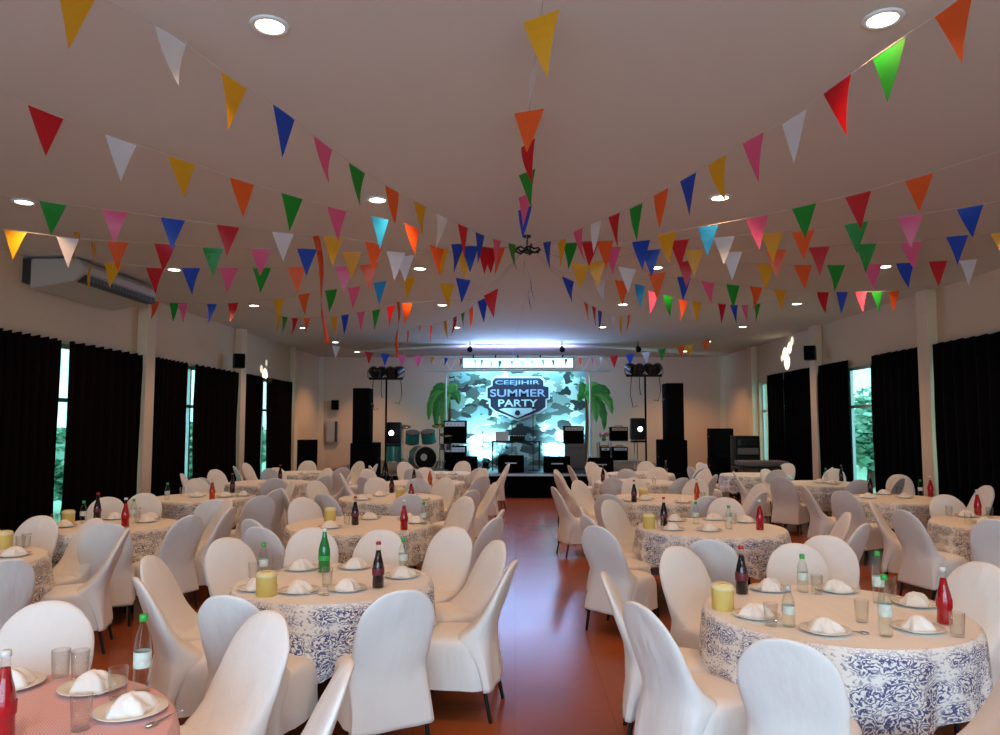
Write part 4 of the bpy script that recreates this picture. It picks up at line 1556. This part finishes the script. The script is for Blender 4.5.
palm('painted palm cutout beside the drum kit edge of the backdrop', 449, 392, 446, 466,
     [(-20, 12, -12, -10), (-20, 28, -20, -2), (-12, 36, -16, 8), (-6, 34, -6, 12), (-16, -2, -8, -9), (8, -6, 4, -6), (10, 12, 8, -2)], BY - 0.35)
palm('painted palm cutout on the garden side edge of the backdrop', 586, 396, 584, 466,
     [(-5, -14, -3, -8), (12, -12, 4, -12), (24, -2, 14, -14), (26, 18, 24, -8), (18, 34, 20, 4), (10, 26, 10, 4), (-7, 6, -5, -5)], BY - 0.35)

# speakers
def pa_box(name, label, px0, px1, py0, py1, y, depth, base_z=None, drivers=1, group=None, m='black_cloth', yaw=0.0):
    a = at_y(px0, py1, y); c = at_y(px1, py0, y)
    z0 = a.z if base_z is None else base_z
    w, h = c.x - a.x, c.z - z0
    t = thing(name, label, 'speaker', ((a.x + c.x) / 2, y + depth / 2, z0), yaw, group)
    b = new(); box(b, -w / 2, w / 2, -depth / 2, depth / 2, 0, h, min(0.02, w * 0.04)); obj('cabinet', b, m, t, 'auto')
    b = new(); box(b, -w / 2 + 0.02, w / 2 - 0.02, -depth / 2 - 0.012, -depth / 2 + 0.005, 0.03, h - 0.03, 0.004); obj('grille', b, 'grille', t)
    for sx in (-1, 1):
        b = new(); box(b, sx * w / 2 - 0.012 * (sx < 0), sx * w / 2 + 0.012 * (sx > 0), -0.06, 0.06, h * 0.7, h * 0.7 + 0.04); obj('handle', b, 'black_gloss', t)
    return t, z0 + h


_, zt1 = pa_box('subwoofer', 'black subwoofer under the tall speaker column beside the drums', 349.5, 375, 443, 480, 17.1, 0.8, 0.0, group='floor subwoofers')
pa_box('column_speaker', 'tall black speaker column beside the drum side lighting stand', 352, 369.5, 388, 443, 17.2, 0.5, zt1, group='tall speaker columns')
_, zt1 = pa_box('subwoofer', 'black subwoofer under the tall speaker column beside the keyboards', 663, 687.5, 440, 480, 17.1, 0.8, 0.0, group='floor subwoofers')
pa_box('column_speaker', 'tall black speaker column on the garden side of the stage', 667, 683.5, 383, 440, 17.2, 0.5, zt1, group='tall speaker columns')
pa_box('floor_speaker', 'black floor speaker by the last maroon curtain', 291, 314.5, 440, 480, 21.6, 0.6, 0.0, group='floor speakers in the corners', yaw=0.25)
_, zt1 = pa_box('subwoofer', 'black subwoofer under the speaker beside the sound desk', 713, 733, 458, 480, 20.9, 0.6, 0.0)
pa_box('floor_speaker', 'black speaker standing on a subwoofer beside the sound desk', 712, 733.5, 428.5, 458, 20.95, 0.5, zt1, group='floor speakers in the corners')
b = new()


def wedge(label, px0, px1, py0, y):
    a = at_y(px0, 470, y); c = at_y(px1, py0, y)
    w, h = c.x - a.x, c.z - SZ
    t = thing('stage_monitor', label, 'speaker', ((a.x + c.x) / 2, y + 0.25, SZ), 0, 'wedge monitors on the stage edge')
    b = new()
    pr = [(-0.22, 0), (0.25, 0), (0.25, h * 0.55), (0.0, h), (-0.12, h)]
    A = [b.verts.new((-w / 2, yy, zz)) for yy, zz in pr]; B_ = [b.verts.new((w / 2, yy, zz)) for yy, zz in pr]
    b.faces.new(A); b.faces.new(B_[::-1])
    for i in range(5):
        b.faces.new((A[i], B_[i], B_[(i + 1) % 5], A[(i + 1) % 5]))
    bmesh.ops.recalc_face_normals(b, faces=b.faces[:])
    bmesh.ops.bevel(b, geom=b.edges[:], offset=0.01, segments=2, affect='EDGES')
    obj('cabinet', b, 'black_cloth', t, 'auto')
    b = new(); box(b, -w * 0.22, w * 0.22, -0.232, -0.19, h * 0.52, h * 0.58); obj('badge_plate', b, 'steel', t)
    b = new(); box(b, -w / 2 + 0.03, w / 2 - 0.03, 0.255, 0.262, 0.03, h * 0.5); obj('grille', b, 'grille', t)


wedge('black wedge monitor at the stage edge beside the drums', 448, 477, 456.5, 18.35)
wedge('black wedge monitor in front of the DJ table', 498, 524, 455.5, 18.35)
wedge('black wedge monitor before the bright foot of the backdrop', 544, 570.5, 456.5, 18.35)
wedge('black wedge monitor in front of the keyboard rack', 589, 614, 458, 18.35)

# lighting stands with four par cans
def light_stand(label, px, py_bar, px0, px1, y, base_z, head_py, side):
    q = at_y(px, py_bar, y)
    t = thing('lighting_stand', label, 'lighting stand', (q.x, y, base_z), 0, 'lighting stands beside the stage')
    H = q.z - base_z
    b = new(); tube(b, [(0, 0, 0.25), (0, 0, H)], 0.024, 10); obj('pole', b, 'black', t, True)
    xa, xb = at_y(px0, py_bar, y).x - q.x, at_y(px1, py_bar, y).x - q.x
    b = new(); box(b, xa, xb, -0.025, 0.025, H - 0.02, H + 0.03); obj('crossbar', b, 'black', t)
    for i in range(3):
        a = PI / 2 + i * 2 * PI / 3
        b = new(); tube(b, [(0, 0, 0.95), (0.2 * math.cos(a), 0.2 * math.sin(a), 0.016)], 0.016, 8); obj('leg', b, 'black', t, True)
    for i in range(4):
        xx = xa + (xb - xa) * (i + 0.5) / 4
        tilt = (-0.05, 0.02, -0.02, 0.06)[i]
        b = new()
        tube(b, [(xx + tilt, 0.14, H + 0.24), (xx, -0.02, H + 0.20), (xx - tilt * 1.5, -0.17, H + 0.13)], [0.075, 0.115, 0.125], 16)
        h_ = obj('par_can', b, 'black', t, 'auto')
        b = new(); tube(b, [(xx - tilt * 1.5, -0.172, H + 0.13), (xx - tilt * 1.5, -0.178, H + 0.127)], 0.105, 16); obj('lens', b, 'black_gloss', h_, 'auto')
        b = new(); tube(b, [(xx - 0.13, 0, H + 0.20), (xx - 0.13, 0, H + 0.05), (xx, 0, H + 0.02), (xx + 0.13, 0, H + 0.05), (xx + 0.13, 0, H + 0.20)], 0.011, 6); obj('yoke', b, 'black', h_, True)
    for i, (sx, L) in enumerate(((-0.32, 0.75), (0.34, 0.6), (-0.12, 0.45))):
        b = new(); tube(b, [(sx, 0.02, H), (sx * 1.1, 0.03, H - L * 0.6), (sx * 0.9, 0.03, H - L), (sx * 0.6, 0.03, H - L * 0.95)], 0.009, 6); obj('hanging_cable', b, 'black', t, True)
    # flood head halfway up
    hz = at_y(px, head_py, y).z - base_z
    b = new(); box(b, side * 0.20 - 0.17, side * 0.20 + 0.17, -0.12, 0.12, hz - 0.26, hz + 0.26, 0.04); hd = obj('flood_head', b, 'black', t, 'auto')
    b = new(); lathe(b, [(0, 0), (0.055, 0), (0.05, 0.02), (0, 0.02)], 18)
    bmesh.ops.rotate(b, verts=b.verts[:], matrix=Matrix.Rotation(PI / 2, 3, 'X'))
    for v in b.verts: v.co += Vector((side * 0.15, -0.12, hz))
    obj('bulb', b, 'spot_glow', hd, True)
    b = new(); box(b, min(0, side * 0.36), max(0, side * 0.36), -0.03, 0.03, hz - 0.32, hz - 0.27); obj('head_bracket', b, 'black', t)
    return t


light_stand('black lighting stand with four par cans beside the drum kit', 386.5, 379, 369, 403, 17.75, 0.0, 433, 1)
light_stand('black lighting stand with four par cans on the keyboard side of the stage', 645, 376, 626, 662, 17.75, 0.0, 429, -1)

# drum kit
q = at_y(421, 470, 19.2)
t = thing('drum_kit', 'teal drum kit with cymbals between the lighting stand and amplifiers', 'drum kit', (q.x, 19.4, SZ))


def drum(name, c, r, L, axis, m='drum_teal'):
    b = new()
    c = Vector(c); ax = Vector(axis).normalized()
    tube(b, [c - ax * L / 2, c + ax * L / 2], r, 28)
    o = obj(name, b, m, t, 'auto')
    for s in (-1, 1):
        b = new(); tube(b, [c + ax * s * (L / 2 - 0.012), c + ax * s * (L / 2 + 0.012)], r + 0.012, 28); obj('hoop', b, 'chrome', o, 'auto')
    return o


DAX = (0.55, -1, 0)
o = drum('bass_drum', (0, 0, 0.32), 0.30, 0.44, (0.55, -1, 0))
b = new(); ax = Vector(DAX).normalized(); tube(b, [Vector((0, 0, 0.32)) + ax * 0.225, Vector((0, 0, 0.32)) + ax * 0.236], 0.285, 28); obj('front_head', b, 'black', o, 'auto')
b = new(); tube(b, [Vector((-0.04, -0.02, 0.34)) + ax * 0.234, Vector((-0.04, -0.02, 0.34)) + ax * 0.240], 0.09, 20); obj('head_emblem', b, 'drum_skin', o, 'auto')
drum('floor_tom', (-0.74, -0.1, 0.48), 0.22, 0.50, (0, 0, 1))
drum('rack_tom', (-0.26, 0, 0.84), 0.18, 0.28, (0.1, -0.35, 1))
drum('rack_tom', (0.16, 0, 0.86), 0.18, 0.28, (-0.1, -0.35, 1))
drum('snare_drum', (0.62, 0.1, 0.62), 0.17, 0.14, (0, -0.15, 1), 'chrome')
for (x, y, z) in ((-0.55, 0.3, 1.12), (0.42, 0.35, 1.15), (0.62, 0.32, 0.92)):
    b = new(); tube(b, [(x, y, 0.02), (x, y, z)], 0.012, 8)
    for i in range(3):
        a = i * 2.1
        tube(b, [(x, y, 0.3), (x + 0.22 * math.cos(a), y + 0.22 * math.sin(a), 0.012)], 0.009, 6)
    st = obj('cymbal_stand', b, 'chrome', t, True)
    b = new(); lathe(b, [(0, 0.02), (0.03, 0.018), (0.05, 0.005), (0.21, -0.008), (0.05, 0.001), (0, 0.01)], 24)
    bmesh.ops.rotate(b, verts=b.verts[:], matrix=Matrix.Rotation(0.3, 3, 'X'))
    for v in b.verts: v.co += Vector((x, y, z))
    obj('cymbal', b, 'brass', st, True)
for x in (-0.92, -0.58):
    b = new(); tube(b, [(x, -0.25, 0), (x, -0.25, 0.5)], 0.01, 6); obj('tom_leg', b, 'chrome', t, True)


def amp(name, label, px0, px1, py0, py1, y, depth, zbase, panel='steel', m='black_cloth', group='amplifiers on the stage', legs=False):
    a = at_y(px0, py1, y); c = at_y(px1, py0, y)
    w, h = c.x - a.x, c.z - zbase
    t = thing(name, label, 'amplifier', ((a.x + c.x) / 2, y + depth / 2, zbase), 0, group)
    b = new(); box(b, -w / 2, w / 2, -depth / 2, depth / 2, 0, h, 0.015); obj('cabinet', b, m, t, 'auto')
    b = new(); box(b, -w / 2 + 0.03, w / 2 - 0.03, -depth / 2 - 0.01, -depth / 2 + 0.005, h * 0.06, h * 0.68, 0.004); obj('grille', b, 'grille' if m != 'amp_grey' else 'amp_grey', t)
    b = new(); box(b, -w / 2 + 0.03, w / 2 - 0.03, -depth / 2 - 0.012, -depth / 2 + 0.005, h * 0.74, h * 0.94, 0.004); pn = obj('control_panel', b, panel, t)
    for i in range(5):
        xx = -w / 2 + 0.1 + i * (w - 0.2) / 4
        b = new(); tube(b, [(xx, -depth / 2 - 0.012, h * 0.84), (xx, -depth / 2 - 0.03, h * 0.84)], 0.014, 8); obj('knob', b, 'black', pn)
    b = new(); tube(b, [(-0.1, 0, h), (-0.08, 0, h + 0.03), (0.08, 0, h + 0.03), (0.1, 0, h)], 0.01, 6); obj('handle', b, 'black', t, True)
    return zbase + h


z1 = amp('guitar_amplifier', 'black amplifier on the stage floor below the white shelf', 444, 466, 446, 470, 19.68, 0.5, SZ)
t = thing('equipment_shelf', 'white metal shelf between two stacked black amplifiers', 'shelf', (0, 0, 0))
a_ = at_y(442, 443, 19.8); c_ = at_y(468, 443, 19.8)
b = new(); box(b, a_.x, c_.x, 19.6, 20.24, z1 + 0.04, z1 + 0.07, 0.005); obj('shelf_board', b, 'white_paint', t)
for xx in (a_.x + 0.015, c_.x - 0.015):
    for yy in (19.63, 20.21):
        b = new(); tube(b, [(xx, yy, SZ), (xx, yy, z1 + 0.045)], 0.012, 8); obj('leg', b, 'white_paint', t, True)
amp('guitar_amplifier', 'large black amplifier standing on the white shelf', 443.5, 466, 420.5, 442, 19.68, 0.45, z1 + 0.07)
z1 = amp('bass_cabinet', 'grey fronted bass cabinet beside the garden side palm cutout', 565.5, 584.5, 444, 470, 19.8, 0.5, SZ, 'amp_grey', 'amp_grey')
amp('amplifier_head', 'black amplifier head with cream panel on the grey bass cabinet', 564, 584, 426, 443, 19.85, 0.4, z1, 'cream_panel')

# DJ table
t = thing('dj_table', 'thin black DJ table in front of the bright backdrop', 'table', (0, 0, 0))
a_ = at_y(491, 441, 19.6); c_ = at_y(541, 441, 19.6)
b = new(); box(b, a_.x, c_.x, 19.5, 20.05, a_.z - 0.03, a_.z, 0.006); obj('tabletop', b, 'black', t, 'auto')
for xx in (a_.x + 0.04, c_.x - 0.04):
    for yy in (19.54, 20.01):
        b = new(); tube(b, [(xx, yy, SZ), (xx, yy, a_.z - 0.03)], 0.014, 8); obj('leg', b, 'black', t, True)
zt_ = a_.z
q = at_y(502, 441, 19.7)
t = thing('laptop', 'open laptop on the DJ table', 'laptop', (q.x, 19.72, zt_))
b = new(); box(b, -0.17, 0.17, -0.12, 0.12, 0, 0.018, 0.004); obj('keyboard_base', b, 'steel', t)
b = new(); box(b, -0.17, 0.17, -0.135, -0.125, 0.01, 0.25, 0.004); obj('screen', b, 'white_paint', t)
q = at_y(512, 441, 19.7)
t = thing('dj_mixer', 'small black DJ mixer on the middle of the DJ table', 'mixer', (q.x + 0.14, 19.72, zt_))
b = new(); box(b, -0.2, 0.2, -0.17, 0.17, 0, 0.13, 0.01); obj('console', b, 'black', t, 'auto')
for i in range(6):
    b = new(); tube(b, [(-0.15 + i * 0.06, -0.05, 0.13), (-0.15 + i * 0.06, -0.05, 0.155)], 0.012, 8); obj('knob', b, 'steel', t)


def mic_stand(label, px, py_top, y, zb):
    q = at_y(px, py_top, y)
    t = thing('microphone_stand', label, 'microphone stand', (q.x, y, zb), 0, 'microphone stands on the stage')
    H = q.z - zb
    b = new(); lathe(b, [(0, 0), (0.14, 0), (0.14, 0.012), (0.02, 0.025), (0, 0.025)], 20); obj('round_base', b, 'black', t, 'auto')
    b = new(); tube(b, [(0, 0, 0.02), (0, 0, H - 0.05)], 0.011, 8); obj('pole', b, 'black', t, True)
    b = new(); tube(b, [(0, 0.03, H - 0.06), (0, -0.06, H - 0.02), (0, -0.10, H)], [0.012, 0.017, 0.027], 10); obj('microphone', b, 'black', t, True)


mic_stand('microphone stand in front of the DJ table centre', 512, 424, 19.2, SZ)
mic_stand('tall microphone stand beside the garden end of the DJ table', 533, 408, 19.2, SZ)
mic_stand('short microphone stand beside the white amplifier shelf', 451, 438, 19.0, SZ)
mic_stand('microphone stand between the amplifier shelf and DJ table', 483, 432, 19.3, SZ)

# keyboard rack
t = thing('keyboard_rack', 'silver frame rack holding amplifiers beside the palm cutout', 'rack', (0, 0, 0))
a_ = at_y(599, 441.5, 19.4); c_ = at_y(638, 441.5, 19.4)
b = new(); box(b, a_.x, c_.x, 19.4, 19.95, a_.z - 0.02, a_.z + 0.01); obj('rack_shelf', b, 'steel', t)
b = new(); box(b, a_.x, c_.x, 19.4, 19.95, SZ + 0.22, SZ + 0.25); obj('rack_shelf', b, 'steel', t)
for px in (599.5, 611, 637.5):
    for yy in (19.42, 19.93):
        xx = at_y(px, 441, 19.4).x
        b = new(); tube(b, [(xx, yy, SZ), (xx, yy, a_.z)], 0.014, 8); obj('leg', b, 'steel', t, True)
amp('combo_amplifier', 'beige topped black amplifier standing on the silver rack', 611, 628, 427, 440.5, 19.45, 0.4, a_.z + 0.01, 'cream_panel')
amp('combo_amplifier', 'black amplifier on the lower shelf of the silver rack', 613, 628, 447, 457, 19.45, 0.4, SZ + 0.25)
amp('combo_amplifier', 'small dark amplifier on the palm side of the lower rack shelf', 600.5, 610.5, 447, 457, 19.45, 0.4, SZ + 0.25)
q = at_y(600, 440, 19.5)
t = thing('pink_flower_vase', 'pink paper flower decoration on the rack beside the palm cutout', 'flower decoration', (q.x + 0.12, 19.62, a_.z + 0.01))
b = new(); lathe(b, [(0, 0), (0.05, 0), (0.06, 0.06), (0.03, 0.12), (0.035, 0.14), (0, 0.13)], 16); obj('vase', b, 'palm_green', t, True)
b = new()
for i in range(9):
    a = i * 0.7
    r = bmesh.ops.create_icosphere(b, subdivisions=1, radius=0.05)
    for v in r['verts']: v.co = v.co * Vector((1, 1, 0.7)).length / 1.6 + Vector((0.09 * math.cos(a), 0.05 * math.sin(a), 0.17 + 0.03 * math.sin(a * 3)))
obj('blossom', b, 'pink_light', t, True)

# sound desk by the garden windows
q = at_y(764, 470, 17.9)
t = thing('sound_desk', 'sound mixing desk on a table beside the garden windows', 'mixing desk', (q.x, 18.1, 0))
b = new(); box(b, -0.62, 0.62, -0.4, 0.4, 0.70, 0.74, 0.006); obj('tabletop', b, 'wood_dark', t)
for sx in (-1, 1):
    for sy in (-1, 1):
        b = new(); tube(b, [(sx * 0.56, sy * 0.34, 0), (sx * 0.56, sy * 0.34, 0.70)], 0.018, 8); obj('leg', b, 'steel', t, True)
b = new()
box(b, -0.55, 0.55, -0.32, 0.32, 0.74, 0.86, 0.015, Matrix.Translation((0, 0, 0.03)) @ Matrix.Rotation(0.0, 4, 'X'))
c = obj('mixer_console', b, 'amp_grey', t, 'auto')
b = new()
for i in range(16):
    for j in range(3):
        xx = -0.5 + i * 0.066
        tube(b, [(xx, -0.2 + j * 0.18, 0.89), (xx, -0.2 + j * 0.18, 0.905)], 0.011, 6)
obj('fader_knob', b, 'steel', c)
q = at_y(750, 455, 18.6)
t = thing('equipment_rack', 'black equipment rack with amplifiers behind the sound desk', 'equipment rack', (q.x, 19.0, 0))
H = at_y(750, 436, 18.7).z
b = new(); box(b, -0.30, 0.30, -0.25, 0.25, 0.05, H, 0.012); obj('case', b, 'black', t, 'auto')
for i in range(5):
    z = H - 0.08 - i * 0.22
    b = new(); box(b, -0.26, 0.26, -0.265, -0.24, z - 0.16, z, 0.004); obj('rack_unit', b, 'amp_grey' if i % 2 else 'black_gloss', t)
for sx in (-1, 1):
    for sy in (-1, 1):
        b = new(); tube(b, [(sx * 0.24, sy * 0.19, 0), (sx * 0.24, sy * 0.19, 0.055)], 0.03, 10); obj('caster', b, 'black', t)
q = at_y(731, 462, 18.2)
t = thing('office_chair', 'dark office chair beside the sound desk', 'chair', (q.x - 0.05, 17.95, 0), -1.2)
b = new(); lathe(b, [(0, 0.44), (0.22, 0.44), (0.25, 0.47), (0.24, 0.52), (0, 0.53)], 20); obj('seat', b, 'black_cloth', t, True)
b = new(); box(b, -0.21, 0.21, -0.29, -0.22, 0.62, 1.02, 0.03); obj('backrest', b, 'black_cloth', t, 'auto')
b = new(); tube(b, [(0, -0.1, 0.45), (0, -0.30, 0.5), (0, -0.29, 0.7)], 0.02, 8); obj('back_bracket', b, 'black', t, True)
b = new(); tube(b, [(0, 0, 0.08), (0, 0, 0.45)], 0.03, 10); obj('column', b, 'steel', t, True)
for i in range(5):
    a = i * 2 * PI / 5
    b = new(); tube(b, [(0, 0, 0.09), (0.27 * math.cos(a), 0.27 * math.sin(a), 0.05), (0.28 * math.cos(a), 0.28 * math.sin(a), 0)], [0.025, 0.018, 0.02], 8); obj('leg', b, 'black', t, True)

# ------------------------------------------------------------------ stage lights
def uplight(label, px, y, tx, tz, e, col, size=70):
    q = at_y(px, 470, y)
    t = thing('stage_uplight', label, 'stage light', (q.x, y, SZ), 0, 'floor uplights before the backdrop')
    b = new(); box(b, -0.11, 0.11, -0.08, 0.06, 0.0, 0.05, 0.01); obj('base', b, 'black', t)
    b = new(); tube(b, [(0, -0.08, 0.10), (0, 0.09, 0.19)], [0.08, 0.11], 16); hd = obj('can', b, 'black', t, 'auto')
    b = new(); tube(b, [(0, 0.091, 0.1905), (0, 0.097, 0.194)], 0.095, 16); obj('lens', b, 'cool_glow', hd, 'auto')
    lamp('uplight_lamp', 'SPOT', (q.x, y + 0.14, SZ + 0.24), e, col, (tx, BY, tz), spot_size=math.radians(size), spot_blend=0.8, shadow_soft_size=0.06)


xq = lambda px: at_y(px, 440, BY).x
uplight('floor uplight washing the backdrop between amplifiers and DJ table', 486, 20.15, xq(484), 1.3, 640, (0.34, 0.86, 1.0), 98)
uplight('floor uplight washing the backdrop on the garden side of the DJ table', 556, 20.15, xq(560), 1.2, 640, (0.34, 0.86, 1.0), 98)

# narrow beams from the stage hitting the wall above the stage-end curtains
for (px, py, a, e) in ((265, 376, 3.4, 4200), (261.5, 369, 1.8, 1900), (266.5, 363, 1.5, 1300)):
    lamp('beam_lamp', 'SPOT', (0.6, 20.0, 3.1), e * 1.8, (0.9, 0.97, 1.0), at_x(px, py, XL), spot_size=math.radians(a), spot_blend=0.25, shadow_soft_size=0.02)
for (px, py, a, e) in ((787, 362, 3.2, 5200), (785, 354, 2.8, 4800), (789.5, 348, 2.4, 4200), (792, 341, 1.7, 2600), (782, 358, 1.5, 2200)):
    lamp('beam_lamp', 'SPOT', (-0.4, 20.0, 3.1), e * 1.8, (0.9, 0.97, 1.0), at_x(px, py, XR), spot_size=math.radians(a), spot_blend=0.25, shadow_soft_size=0.02)
print('chairs', chair_n)
